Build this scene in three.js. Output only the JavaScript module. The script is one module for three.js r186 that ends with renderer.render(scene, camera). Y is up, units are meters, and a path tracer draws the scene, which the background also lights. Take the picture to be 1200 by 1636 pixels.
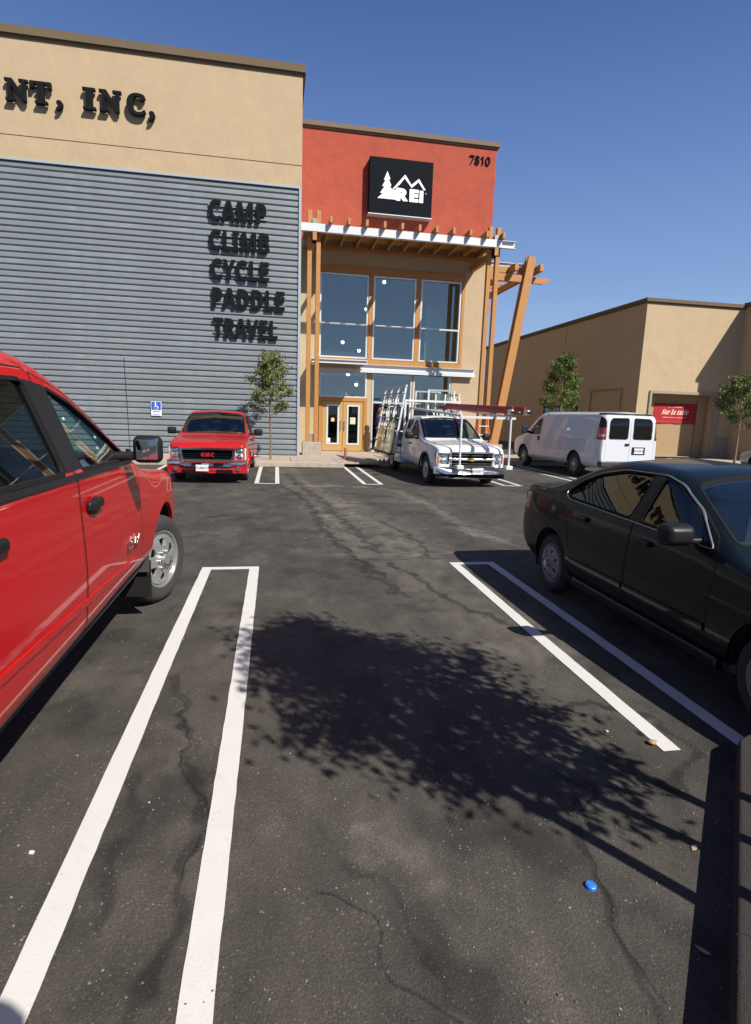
import * as THREE from 'three';
import { mergeGeometries, mergeVertices, toCreasedNormals } from 'three/addons/utils/BufferGeometryUtils.js';
import { RoundedBoxGeometry } from 'three/addons/geometries/RoundedBoxGeometry.js';
import { TextGeometry } from 'three/addons/geometries/TextGeometry.js';
import { FontLoader } from 'three/addons/loaders/FontLoader.js';
import { MarchingCubes } from 'three/addons/objects/MarchingCubes.js';
import { Brush, Evaluator, ADDITION, SUBTRACTION, INTERSECTION } from 'three-bvh-csg';
import { createNoise2D, createNoise3D } from 'simplex-noise';

// ---------------------------------------------------------------- camera, sky, sun, exposure
const scene = new THREE.Scene();
const camera = new THREE.PerspectiveCamera(84.4, 751 / 1024, 0.05, 3000);
{
  const yaw = 0.17646, pitch = 0.17226, roll = 0.03306;
  const fwd0 = new THREE.Vector3(Math.sin(yaw), 0, -Math.cos(yaw)), right = new THREE.Vector3(Math.cos(yaw), 0, Math.sin(yaw));
  const fwd = fwd0.clone().multiplyScalar(Math.cos(pitch)).add(new THREE.Vector3(0, -Math.sin(pitch), 0));
  const upc = new THREE.Vector3(0, Math.cos(pitch), 0).add(fwd0.clone().multiplyScalar(Math.sin(pitch)));
  camera.position.set(0, 1.7, 0);
  camera.up.copy(upc.clone().multiplyScalar(Math.cos(roll)).sub(right.clone().multiplyScalar(Math.sin(roll))));
  camera.lookAt(camera.position.clone().add(fwd));
}
const EXPOSURE = 1.5;
const SUN = new THREE.Vector3(0.403, 0.695, 0.597).normalize();
{
  const W = 512, H = 256, d = new Float32Array(W * H * 4);
  const LUT = [[0, 0.50, 0.63, 0.83], [0.1, 0.35, 0.51, 0.78], [0.22, 0.225, 0.372, 0.67], [0.4, 0.122, 0.226, 0.50], [0.55, 0.066, 0.134, 0.35], [1, 0.040, 0.088, 0.25]];
  const v = new THREE.Vector3();
  for (let j = 0; j < H; j++) for (let i = 0; i < W; i++) {
    const el = (j + 0.5) / H * Math.PI - Math.PI / 2, az = (i + 0.5) / W * 2 * Math.PI - Math.PI;
    v.set(Math.cos(el) * Math.cos(az), Math.sin(el), Math.cos(el) * Math.sin(az));
    const h = Math.max(0, Math.sin(el));
    let q = 0; while (q < LUT.length - 2 && h > LUT[q + 1][0]) q++;
    const f = (h - LUT[q][0]) / (LUT[q + 1][0] - LUT[q][0]);
    const mu = Math.max(0, v.dot(SUN)), halo = 0.10 * Math.pow(mu, 6) + 0.9 * Math.pow(mu, 90);
    for (let c = 0; c < 3; c++) d[(j * W + i) * 4 + c] = (LUT[q][c + 1] + (LUT[q + 1][c + 1] - LUT[q][c + 1]) * f) / EXPOSURE + halo * [1, 0.95, 0.85][c];
    d[(j * W + i) * 4 + 3] = 1;
  }
  const t = new THREE.DataTexture(d, W, H, THREE.RGBAFormat, THREE.FloatType);
  t.mapping = THREE.EquirectangularReflectionMapping; t.magFilter = THREE.LinearFilter; t.minFilter = THREE.LinearFilter; t.needsUpdate = true;
  scene.background = t; scene.environment = t;
}
const sun = new THREE.DirectionalLight(new THREE.Color(1, 0.95, 0.85), 4.9);
sun.position.copy(SUN).multiplyScalar(60); sun.castShadow = true;
sun.shadow.mapSize.set(4096, 4096);
Object.assign(sun.shadow.camera, { left: -30, right: 30, top: 30, bottom: -30, near: 1, far: 140 });
scene.add(sun); scene.add(sun.target);
const renderer = new THREE.WebGLRenderer({ antialias: true });
renderer.toneMapping = THREE.LinearToneMapping; renderer.toneMappingExposure = EXPOSURE;
renderer.shadowMap.enabled = true;

// ---------------------------------------------------------------- helpers
function rng(seed) { let s = seed >>> 0; return () => { s = (s + 0x6d2b79f5) | 0; let t = Math.imul(s ^ (s >>> 15), 1 | s); t = (t + Math.imul(t ^ (t >>> 7), 61 | t)) ^ t; return ((t ^ (t >>> 14)) >>> 0) / 4294967296; }; }
const clamp = (x, a = 0, b = 1) => Math.min(b, Math.max(a, x)), lerp = (a, b, t) => a + (b - a) * t, sstep = (a, b, x) => { const t = clamp((x - a) / (b - a)); return t * t * (3 - 2 * t); };
const noiseA = createNoise2D(rng(11)), noiseB = createNoise2D(rng(23)), noise3 = createNoise3D(rng(37));
const fbm = (n, x, y, o = 4) => { let s = 0, a = 0.5; for (let i = 0; i < o; i++) { s += a * n(x, y); x *= 2.03; y *= 2.03; a *= 0.5; } return s; };
const taken = {};
function numbered(n) { const k = taken[n] = (taken[n] ?? -1) + 1; return k ? n + '_' + String(k).padStart(3, '0') : n; }
const lin = (r, g, b) => new THREE.Color().setRGB(r, g, b);
function M(color, o = {}) { const { phys, ...rest } = o; const m = phys ? new THREE.MeshPhysicalMaterial({ color, ...rest }) : new THREE.MeshStandardMaterial({ color, roughness: 0.7, ...rest }); return m; }
function shadowed(o) { o.traverse((c) => { if (c.isMesh) { c.castShadow = true; c.receiveShadow = true; } }); return o; }
function thing(name, label, category, group) { const g = new THREE.Group(); g.name = numbered(name); g.userData = { label, category }; if (group) g.userData.group = group; scene.add(g); return g; }
function part(parent, name, geo, mat, label) {
  const m = new THREE.Mesh(geo, mat); m.name = name; m.castShadow = m.receiveShadow = true; if (label) m.userData.label = label; parent.add(m); return m;
}
function struct(name, geo, mat, parent) { const m = new THREE.Mesh(geo, mat); m.name = parent ? name : numbered(name); m.castShadow = m.receiveShadow = true; if (!parent) m.userData.kind = 'structure'; (parent || scene).add(m); return m; }
// metre-scale uv from position, by the direction each face points
function worldUV(g, s = 1) {
  if (g.index) g = g.toNonIndexed();
  const p = g.attributes.position, n = g.attributes.normal, uv = new Float32Array(p.count * 2);
  for (let i = 0; i < p.count; i++) {
    const ax = Math.abs(n.getX(i)), ay = Math.abs(n.getY(i)), az = Math.abs(n.getZ(i));
    const [u, v] = ay > ax && ay > az ? [p.getX(i), p.getZ(i)] : ax > az ? [p.getZ(i), p.getY(i)] : [p.getX(i), p.getY(i)];
    uv[2 * i] = u * s; uv[2 * i + 1] = v * s;
  }
  g.setAttribute('uv', new THREE.BufferAttribute(uv, 2)); return g;
}
// a box from corner to corner
function bx(x0, x1, y0, y1, z0, z1) { const g = new THREE.BoxGeometry(Math.abs(x1 - x0), Math.abs(y1 - y0), Math.abs(z1 - z0)); g.translate((x0 + x1) / 2, (y0 + y1) / 2, (z0 + z1) / 2); return worldUV(g); }
function rbx(x0, x1, y0, y1, z0, z1, r = 0.01, s = 1) { const g = new RoundedBoxGeometry(Math.abs(x1 - x0), Math.abs(y1 - y0), Math.abs(z1 - z0), s, r); g.translate((x0 + x1) / 2, (y0 + y1) / 2, (z0 + z1) / 2); return worldUV(g); }
const clean = (g) => { let h = g.index ? g.toNonIndexed() : g; for (const k of Object.keys(h.attributes)) if (!['position', 'normal', 'uv'].includes(k)) h.deleteAttribute(k); if (!h.attributes.uv) h.setAttribute('uv', new THREE.BufferAttribute(new Float32Array(h.attributes.position.count * 2), 2)); h.morphAttributes = {}; return h; };
const merge = (...gs) => mergeGeometries(gs.flat().map(clean));
// a square or round bar between two points
function bar(a, b, w, h = w, round = 0) {
  const A = new THREE.Vector3(...a), B = new THREE.Vector3(...b), L = A.distanceTo(B);
  const g = round ? new THREE.CylinderGeometry(w / 2, w / 2, L, round) : new THREE.BoxGeometry(w, L, h);
  const q = new THREE.Quaternion().setFromUnitVectors(new THREE.Vector3(0, 1, 0), B.clone().sub(A).normalize());
  g.applyQuaternion(q); g.translate((A.x + B.x) / 2, (A.y + B.y) / 2, (A.z + B.z) / 2); return g;
}
function shapeOf(pts, holes = []) { const s = new THREE.Shape(pts.map(([x, y]) => new THREE.Vector2(x, y))); for (const h of holes) s.holes.push(new THREE.Path(h.map(([x, y]) => new THREE.Vector2(x, y)))); return s; }
function extr(pts, depth, o = {}) { const g = new THREE.ExtrudeGeometry(Array.isArray(pts) ? shapeOf(pts, o.holes) : pts, { depth, bevelEnabled: !!o.bevel, bevelThickness: o.bevel || 0, bevelSize: o.bevel || 0, bevelOffset: o.bevel ? -o.bevel : 0, bevelSegments: o.segs || 1, curveSegments: o.curve || 8, steps: 1 }); return g; }
// rounded polygon: every corner replaced by an arc
function roundPoly(pts, r, n = 4) {
  const out = [], N = pts.length;
  for (let i = 0; i < N; i++) {
    const p = pts[i], a = pts[(i + N - 1) % N], b = pts[(i + 1) % N], rr = p[2] ?? r;
    const la = Math.hypot(a[0] - p[0], a[1] - p[1]), lb = Math.hypot(b[0] - p[0], b[1] - p[1]), k = Math.min(rr, la * 0.48, lb * 0.48);
    const s = [p[0] + (a[0] - p[0]) / la * k, p[1] + (a[1] - p[1]) / la * k], e = [p[0] + (b[0] - p[0]) / lb * k, p[1] + (b[1] - p[1]) / lb * k];
    if (k < 1e-4) { out.push([p[0], p[1]]); continue; }
    for (let j = 0; j <= n; j++) { const t = j / n, u = 1 - t; out.push([u * u * s[0] + 2 * u * t * p[0] + t * t * e[0], u * u * s[1] + 2 * u * t * p[1] + t * t * e[1]]); }
  }
  return out;
}
function grainTexture(size, fn, srgb = true) {   // fn(u, v) -> [r,g,b] linear 0..1 for colour maps, or a grey value
  const d = new Uint8Array(size * size * 4), enc = (x) => { x = clamp(x); return 255 * (srgb ? (x <= 0.0031308 ? 12.92 * x : 1.055 * Math.pow(x, 1 / 2.4) - 0.055) : x); };
  for (let j = 0; j < size; j++) for (let i = 0; i < size; i++) { const c = fn(i / size, j / size), k = (j * size + i) * 4; if (c.length) for (let q = 0; q < 3; q++) d[k + q] = enc(c[q]); else d[k] = d[k + 1] = d[k + 2] = enc(c); d[k + 3] = 255; }
  const t = new THREE.DataTexture(d, size, size, THREE.RGBAFormat); t.wrapS = t.wrapT = THREE.RepeatWrapping; t.magFilter = THREE.LinearFilter; t.minFilter = THREE.LinearMipmapLinearFilter; t.generateMipmaps = true;
  if (srgb) t.colorSpace = THREE.SRGBColorSpace; t.needsUpdate = true; return t;
}
// noise that repeats every unit square
const tn = (n, u, v, f) => { const a = n(u * f, v * f), b = n((u - 1) * f, v * f), c = n(u * f, (v - 1) * f), e = n((u - 1) * f, (v - 1) * f); const su = u, sv = v; return lerp(lerp(a, b, su), lerp(c, e, su), sv); };
const rep = (t, k) => { const c = t.clone(); c.repeat.set(k, k); c.needsUpdate = true; return c; };
const fonts = {};
for (const n of ['sans_bold', 'sans_regular', 'serif_bold']) fonts[n] = await new FontLoader().loadAsync(`fonts/droid/droid_${n}.typeface.json`);
// ---------------------------------------------------------------- asphalt
// Wear, seams and drainage stains of the lot, in metres on the ground: [points, half width, strength (+ lighter, - darker), roughness of the edge]
const WEAR = [
  [[[0.3, -16.8], [0.36, -14.5], [0.5, -12.6], [0.95, -10.2], [1.05, -8.4], [1.35, -6.3], [1.7, -4.9], [2.0, -3.9]], 0.42, 0.40, 0.5],
  [[[1.05, -13.2], [1.3, -10.6], [1.75, -8.4], [1.9, -7.2], [2.1, -6.2]], 0.34, 0.26, 0.5],
  [[[0.05, -13.3], [0.5, -11.4], [0.62, -9.6], [0.66, -8.2], [0.85, -7.0], [1.02, -5.9], [1.16, -5.1]], 0.055, -0.45, 1.2],
  [[[0.25, -15.6], [0.5, -13.6], [0.72, -11.6], [0.98, -9.7], [1.05, -8.6], [1.18, -7.5], [1.22, -6.7]], 0.07, -0.4, 1.4],
  [[[1.3, -6.2], [1.5, -5.4], [1.66, -4.8], [1.9, -4.2]], 0.04, -0.45, 1.0],
  [[[1.55, -9.0], [1.85, -7.7], [1.9, -6.9], [1.72, -6.5]], 0.04, -0.4, 1.0],
  [[[0.72, -6.42], [1.2, -6.36], [1.8, -6.42], [2.35, -6.38]], 0.022, -0.42, 0.6],
  [[[0.5, -6.66], [1.4, -6.6], [2.3, -6.64]], 0.03, 0.25, 0.6],
  [[[0.2, -12.95], [1.4, -13.1], [2.6, -12.7], [2.85, -10.9], [2.9, -9.4], [2.85, -8.1], [3.15, -7.1]], 0.12, 0.55, 0.5],
  [[[-0.55, -12.9], [-0.9, -11.4], [-2.2, -10.6]], 0.16, 0.22, 0.5],
  [[[-0.4, -9.5], [-0.9, -9.1], [-1.5, -9.3]], 0.05, -0.25, 0.8],
  [[[-0.62, -3.5], [-0.5, -3.0], [-0.37, -2.55], [-0.34, -2.2], [-0.38, -1.9], [-0.32, -1.55], [-0.4, -1.3]], 0.028, -0.36, 1.2],
  [[[-0.63, -2.5], [-0.52, -2.25], [-0.62, -1.95], [-0.6, -1.7]], 0.03, -0.3, 1.1],
  [[[-0.58, -2.9], [-0.42, -2.75], [-0.45, -2.5]], 0.05, 0.16, 0.8],
  [[[1.5, -2.85], [1.85, -2.95], [2.18, -2.7], [2.2, -2.35], [1.9, -2.15], [1.55, -2.15], [1.35, -2.3]], 0.03, -0.4, 0.9],
  [[[1.95, -2.78], [2.1, -2.68]], 0.06, 0.35, 0.8],
  [[[1.36, -2.16], [1.27, -1.98], [1.22, -1.72], [1.12, -1.54], [1.12, -1.38], [1.1, -1.22], [1.15, -0.9]], 0.02, -0.36, 0.9],
  [[[0.38, -1.92], [0.46, -1.84], [0.52, -1.82]], 0.075, 0.30, 0.5],
  [[[0.3, -1.9], [0.42, -1.62], [0.5, -1.3]], 0.025, -0.25, 1.1],
  [[[0.5, -1.5], [0.62, -1.3], [0.7, -1.0]], 0.10, -0.2, 0.9],
  [[[2.0, -10.9], [4.2, -10.6], [6.4, -11.4]], 0.2, 0.2, 0.5],
  [[[-3.2, -8.3], [-1.4, -7.9], [0.3, -7.8]], 0.05, 0.16, 0.6],
];
for (const [p, w] of [[[[0.55, -10.9], [0.66, -9.9], [0.62, -9.2], [0.75, -8.3], [0.72, -7.6], [0.93, -6.8], [0.98, -6.2], [1.18, -5.5], [1.22, -5.0]], 0.011], [[[0.75, -8.3], [0.98, -8.1], [1.12, -7.6], [1.3, -7.4]], 0.009], [[[0.98, -6.2], [1.3, -6.05], [1.55, -5.6]], 0.008], [[[-0.6, -3.3], [-0.47, -2.9], [-0.42, -2.5], [-0.3, -2.25], [-0.36, -1.85]], 0.006], [[[1.5, -2.2], [1.3, -2.0], [1.24, -1.75], [1.12, -1.5], [1.15, -1.25]], 0.006], [[[0.15, -1.75], [0.3, -1.62], [0.36, -1.4], [0.5, -1.25]], 0.005], [[[1.65, -8.6], [1.9, -7.6], [1.86, -6.9], [2.05, -6.5]], 0.010], [[[0.1, -15.4], [0.36, -14.2], [0.45, -13.0], [0.7, -11.8]], 0.014]]) WEAR.push([p, w, -0.5, 0.5]);
const wearBox = WEAR.map(([p, w]) => [Math.min(...p.map((q) => q[0])) - w * 3 - 0.3, Math.max(...p.map((q) => q[0])) + w * 3 + 0.3, Math.min(...p.map((q) => q[1])) - w * 3 - 0.3, Math.max(...p.map((q) => q[1])) + w * 3 + 0.3]);
function asphaltTone(x, z) {
  let t = 1 + 0.34 * fbm(noiseA, x * 0.5, z * 0.35, 3) + 0.40 * fbm(noiseB, x * 1.9, z * 1.2, 5) + 0.22 * fbm(noiseA, x * 1.2 + z * 3.1 + 20, z * 0.5 - x * 5.0, 3);
  t *= 1 - 0.42 * sstep(0.22, 0.55, fbm(noiseB, x * 0.8 + 31, z * 0.8 + 12, 4)) + 0.32 * sstep(0.2, 0.5, fbm(noiseA, x * 0.9 - 14, z * 0.7 + 50, 4));
  const wx = 0.10 * noiseA(x * 2.2 + 9, z * 2.2) + 0.05 * noiseB(x * 6, z * 6), wz = 0.10 * noiseB(x * 2.2, z * 2.2 + 5) + 0.05 * noiseA(x * 6 + 3, z * 6);
  let fine = null;
  for (let k = 0; k < WEAR.length; k++) {
    const b = wearBox[k]; if (x < b[0] || x > b[1] || z < b[2] || z > b[3]) continue;
    const [p, w, s, e] = WEAR[k]; const X = x + wx * Math.min(1, w * 9 + 0.25), Z = z + wz * Math.min(1, w * 9 + 0.25); let d = 9, ends = 1;
    for (let i = 0; i + 1 < p.length; i++) { const ax = p[i][0], az = p[i][1], vx = p[i + 1][0] - ax, vz = p[i + 1][1] - az; const q = clamp(((X - ax) * vx + (Z - az) * vz) / (vx * vx + vz * vz)); const dd = Math.hypot(X - ax - q * vx, Z - az - q * vz); if (dd < d) d = dd; }
    if (fine === null) fine = fbm(noiseA, x * 3.3 + 40, z * 3.3, 4);
    const r = w * (1 + 0.7 * e * fine), m = w > 0.016 ? 1 - sstep(r * 0.35, r * 1.5, d) : 1 - sstep(r * 0.6, r * 1.2, d);
    t *= Math.max(0.35, 1 + 1.9 * s * m * (0.75 + 0.7 * fine));
  }
  return t;
}
function asphaltMap(x0, x1, z0, z1, size, seed, dots) {   // v = 0 at z1 (near the viewer)
  const R = rng(seed), tone = new Float32Array(size * size), rgb = new Float32Array(size * size * 3), step = 2;
  for (let j = 0; j < size; j += step) for (let i = 0; i < size; i += step) { const t = asphaltTone(lerp(x0, x1, i / size), lerp(z1, z0, j / size)); for (let b = 0; b < step; b++) for (let a = 0; a < step; a++) tone[(j + b) * size + i + a] = t; }
  for (let k = 0; k < size * size; k++) { const g = 0.70 + 0.46 * R() + (R() < 0.10 ? 1.1 * R() : 0) - (R() < 0.12 ? 0.3 * R() : 0); const v = tone[k] * g; rgb[3 * k] = 0.0470 * v; rgb[3 * k + 1] = 0.0416 * v; rgb[3 * k + 2] = 0.0342 * v; }
  // loose and exposed aggregate
  for (let n = 0; n < dots; n++) {
    const i = Math.floor(R() * size), j = Math.floor(R() * size), x = lerp(x0, x1, i / size), z = lerp(z1, z0, j / size);
    const want = 0.3 + 0.7 * sstep(-0.1, 0.5, fbm(noiseB, x * 1.1 + 7, z * 1.1, 2)); if (R() > want) continue;
    const c = R(), s = R() < 0.86 ? 1 : 2, v = 0.08 + 0.20 * R() * R() + (R() < 0.03 ? 0.25 : 0), tint = c < 0.6 ? [1, 0.96, 0.88] : c < 0.85 ? [1, 0.82, 0.62] : [0.8, 0.8, 0.84];
    for (let b = 0; b < s; b++) for (let a = 0; a < s; a++) { const k = (((j + b) % size) * size + (i + a) % size) * 3; for (let q = 0; q < 3; q++) rgb[k + q] = lerp(rgb[k + q], v * tint[q], 0.8); }
  }
  const enc = (x) => { x = clamp(x); return 255 * (x <= 0.0031308 ? 12.92 * x : 1.055 * Math.pow(x, 1 / 2.4) - 0.055); };
  const d = new Uint8Array(size * size * 4); for (let k = 0; k < size * size; k++) { d[4 * k] = enc(rgb[3 * k]); d[4 * k + 1] = enc(rgb[3 * k + 1]); d[4 * k + 2] = enc(rgb[3 * k + 2]); d[4 * k + 3] = 255; }
  const t = new THREE.DataTexture(d, size, size, THREE.RGBAFormat); t.colorSpace = THREE.SRGBColorSpace; t.magFilter = THREE.LinearFilter; t.minFilter = THREE.LinearMipmapLinearFilter; t.generateMipmaps = true; t.needsUpdate = true; return t;
}
function sheet(x0, x1, z0, z1, y = 0) { const g = new THREE.PlaneGeometry(x1 - x0, z1 - z0); g.rotateX(-Math.PI / 2); g.translate((x0 + x1) / 2, y, (z0 + z1) / 2); return g; }
const bumpR = rng(5), asphaltBump = (() => { // pebbly relief, one metre and a half
  const S = 512, h = new Float32Array(S * S).fill(0.4);
  for (let n = 0; n < 15000; n++) { const cx = bumpR() * S, cy = bumpR() * S, r = 1 + 2.2 * bumpR(), a = 0.25 + 0.4 * bumpR(); for (let y = -3; y <= 3; y++) for (let x = -3; x <= 3; x++) { const d = Math.hypot(x, y) / r; if (d < 1) { const k = ((Math.floor(cy + y) + S) % S) * S + (Math.floor(cx + x) + S) % S; h[k] = Math.max(h[k], 0.4 + a * (1 - d * d)); } } }
  return grainTexture(S, (u, v) => h[Math.round(v * S) * S + Math.round(u * S)], false);
})();
const near = { x0: -3.4, x1: 4.2, z0: -7.2, z1: 0.4 }, lot = { x0: -13, x1: 17, z0: -26, z1: 4 };
const nearBump = rep(asphaltBump, 8.6), lotBump = rep(asphaltBump, 30);
const nearMat = new THREE.MeshStandardMaterial({ map: asphaltMap(near.x0, near.x1, near.z0, near.z1, 2048, 3, 110000), bumpMap: nearBump, bumpScale: 0.0022, roughness: 0.86 });
const lotMat = new THREE.MeshStandardMaterial({ map: asphaltMap(lot.x0, lot.x1, lot.z0, lot.z1, 2048, 4, 50000), bumpMap: lotBump, bumpScale: 0.002, roughness: 0.88 });
struct('asphalt_lot', sheet(near.x0, near.x1, near.z0, near.z1), nearMat);
{ // the rest of the lot round the near sheet, one mesh with uv across the whole lot
  const gs = [[lot.x0, lot.x1, lot.z0, near.z0], [lot.x0, near.x0, near.z0, near.z1], [near.x1, lot.x1, near.z0, near.z1], [lot.x0, lot.x1, near.z1, lot.z1]].map((a) => sheet(...a));
  for (const g of gs) { const p = g.attributes.position, uv = g.attributes.uv; for (let i = 0; i < p.count; i++) uv.setXY(i, (p.getX(i) - lot.x0) / 30, (lot.z1 - p.getZ(i)) / 30); }
  struct('asphalt_lot', merge(gs), lotMat);
  const far = [[-400, 400, -400, lot.z0], [-400, lot.x0, lot.z0, lot.z1], [lot.x1, 400, lot.z0, lot.z1], [-400, 400, lot.z1, 400]].map((a) => worldUV(sheet(...a), 1));
  const ft = grainTexture(256, (u, v) => { const k = 1 + 0.35 * tn(noiseA, u, v, 6) + 0.25 * tn(noiseB, u, v, 24); return [0.047 * k, 0.0415 * k, 0.034 * k]; });
  struct('ground', merge(far), new THREE.MeshStandardMaterial({ map: rep(ft, 0.08), roughness: 0.92 }));
}
// ---------------------------------------------------------------- painted stall lines
const paintTex = grainTexture(512, (u, v) => { const s = tn(noiseA, u, v, 5), f = 0.6 * tn(noiseB, u, v, 130) + 0.6 * tn(noiseA, u, v, 45), w = tn(noiseA, u, v, 9) + 0.5 * tn(noiseB, u, v, 27); let k = 0.53 + 0.015 * s + 0.02 * f - 0.035 * sstep(0.2, 1.0, w) - 0.16 * sstep(0.62, 0.95, f) * sstep(-0.2, 0.6, w); return [k, k * 0.985, k * 0.95]; });
const paintMat = new THREE.MeshStandardMaterial({ map: rep(paintTex, 0.9), bumpMap: rep(asphaltBump, 1.13), bumpScale: 0.0006, roughness: 0.75 });
function stripe(pts, w, seed) {   // a painted strip along a polyline of [x, z], with slightly uneven edges
  const R = rng(seed), P = [], I = [], out = [];
  const n = []; for (let i = 0; i + 1 < pts.length; i++) { const L = Math.hypot(pts[i + 1][0] - pts[i][0], pts[i + 1][1] - pts[i][1]), k = Math.max(1, Math.round(L / 0.09)); for (let j = 0; j < k; j++) out.push([lerp(pts[i][0], pts[i + 1][0], j / k), lerp(pts[i][1], pts[i + 1][1], j / k)]); }
  out.push(pts[pts.length - 1]);
  for (let i = 0; i < out.length; i++) { const a = out[Math.max(0, i - 1)], b = out[Math.min(out.length - 1, i + 1)], L = Math.hypot(b[0] - a[0], b[1] - a[1]), nx = -(b[1] - a[1]) / L, nz = (b[0] - a[0]) / L, e = () => (R() - 0.5) * 0.0035; const l = w / 2 + e(), r = w / 2 + e(); P.push(out[i][0] + nx * l, 0.004, out[i][1] + nz * l, out[i][0] - nx * r, 0.004, out[i][1] - nz * r); if (i) I.push(2 * i - 2, 2 * i, 2 * i - 1, 2 * i - 1, 2 * i, 2 * i + 1); }
  const g = new THREE.BufferGeometry(); g.setAttribute('position', new THREE.Float32BufferAttribute(P, 3)); g.setIndex(I); g.computeVertexNormals();
  const nn = g.attributes.normal; if (nn.getY(0) < 0) { g.setIndex(I.map((_, k) => I[k - (k % 3) + 2 - (k % 3)])); g.computeVertexNormals(); }
  return worldUV(g);
}
function hairpin(x0, x1, zFar, zNear, seed, extra = 0) {
  const g = [stripe([[x0, zFar + 0.1], [x0 - 0.004, (zFar + zNear) / 2], [x0 + 0.004, zNear]], 0.102, seed), stripe([[x1, zFar + 0.1], [x1 + 0.006, (zFar + zNear) / 2], [x1 + extra, zNear]], 0.102, seed + 1), stripe([[x0 - 0.05, zFar + 0.05], [x1 + 0.05, zFar + 0.05]], 0.1, seed + 2)];
  return struct('stall_marking', merge(g), paintMat);
}
hairpin(-0.735, -0.235, -6.14, -0.9, 71, 0.012);
hairpin(2.055, 2.5, -6.2, -2.4, 75);
hairpin(-3.46, -2.96, -6.1, -0.9, 79); hairpin(4.75, 5.24, -6.2, -2.4, 82);
for (const [a, b] of [[-0.46, 0.02], [-3.2, -2.72], [-5.9, -5.42]]) struct('stall_marking', merge(stripe([[a, -13.36], [a, -17.45]], 0.1, 90 + a), stripe([[b, -13.36], [b, -17.45]], 0.1, 91 + a), stripe([[a - 0.05, -13.41], [b + 0.05, -13.41]], 0.1, 92 + a)), paintMat);
for (const [a, b] of [[2.12, 2.53], [5.72, 6.15], [8.25, 8.7]]) struct('stall_marking', merge(stripe([[a, -13.42], [a, -19.6]], 0.1, 100 + a), stripe([[b, -13.42], [b, -19.6]], 0.1, 101 + a), stripe([[a - 0.05, -13.47], [b + 0.05, -13.47]], 0.1, 102 + a)), paintMat);

// ---------------------------------------------------------------- sidewalk and kerb
const concTex = grainTexture(512, (u, v) => { const k = 1 + 0.05 * tn(noiseA, u, v, 4) + 0.05 * tn(noiseB, u, v, 14) + 0.05 * tn(noiseA, u, v, 90); return [0.36 * k, 0.285 * k, 0.232 * k]; });
const kerbTex = grainTexture(512, (u, v) => { const k = 1 + 0.06 * tn(noiseB, u, v, 5) + 0.05 * tn(noiseA, u, v, 30) - 0.1 * sstep(0.5, 0.9, tn(noiseB, u + 2, v, 9)); return [0.33 * k, 0.29 * k, 0.24 * k]; });
const concMat = new THREE.MeshStandardMaterial({ map: rep(concTex, 0.4), roughness: 0.9 }), kerbMat = new THREE.MeshStandardMaterial({ map: rep(kerbTex, 0.45), roughness: 0.9 });
const walk = struct('sidewalk', bx(-16, 40, -0.1, 0.128, -23.4, -19.9), kerbMat);   // bed under the slabs
struct('walk_bed', bx(-16, 1.95, -0.1, 0.128, -19.9, -17.78), kerbMat, walk);
const SL = [];
for (let x = -15.5; x < 40; x += 1.5) SL.push([x, Math.min(x + 1.5, 40), -21.4, -19.75], [x, Math.min(x + 1.5, 40), -23.1, -21.4]);
for (const [a, b, c, e] of SL) { if (a > 24 && e > -21) continue; struct('slab', rbx(a + 0.006, b - 0.006, 0.1, 0.15, c + 0.006, e - 0.006, 0.008), concMat, walk); }
for (let x = -15.5; x < 1.9; x += 1.45) struct('slab', rbx(x + 0.006, x + 1.444, 0.1, 0.15, -19.744, -17.75, 0.008), concMat, walk);
function kerbRun(pts) { // kerb stones along a polyline, a stone every 3 m
  for (let i = 0; i + 1 < pts.length; i++) {
    const [ax, az] = pts[i], [bx_, bz] = pts[i + 1], L = Math.hypot(bx_ - ax, bz - az), n = Math.max(1, Math.round(L / 3));
    for (let k = 0; k < n; k++) {
      const prof = roundPoly([[0, -0.1, 0], [0, 0.152, 0.035], [-0.15, 0.152, 0.006], [-0.15, -0.1, 0]], 0.01, 3), g = extr(prof, L / n - 0.008);
      g.rotateY(Math.atan2(bx_ - ax, bz - az)); g.translate(lerp(ax, bx_, k / n), 0, lerp(az, bz, k / n)); g.computeVertexNormals();
      struct('kerb_stone', worldUV(toCreasedNormals(g, 0.6)), kerbMat, walk);
    }
  }
}
kerbRun([[-16, -17.6], [2.1, -17.6]].reverse().map((p) => p)); kerbRun([[2.1, -19.6], [2.1, -17.6]].map((p) => p)); kerbRun([[40, -19.6], [2.1, -19.6]]);
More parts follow.
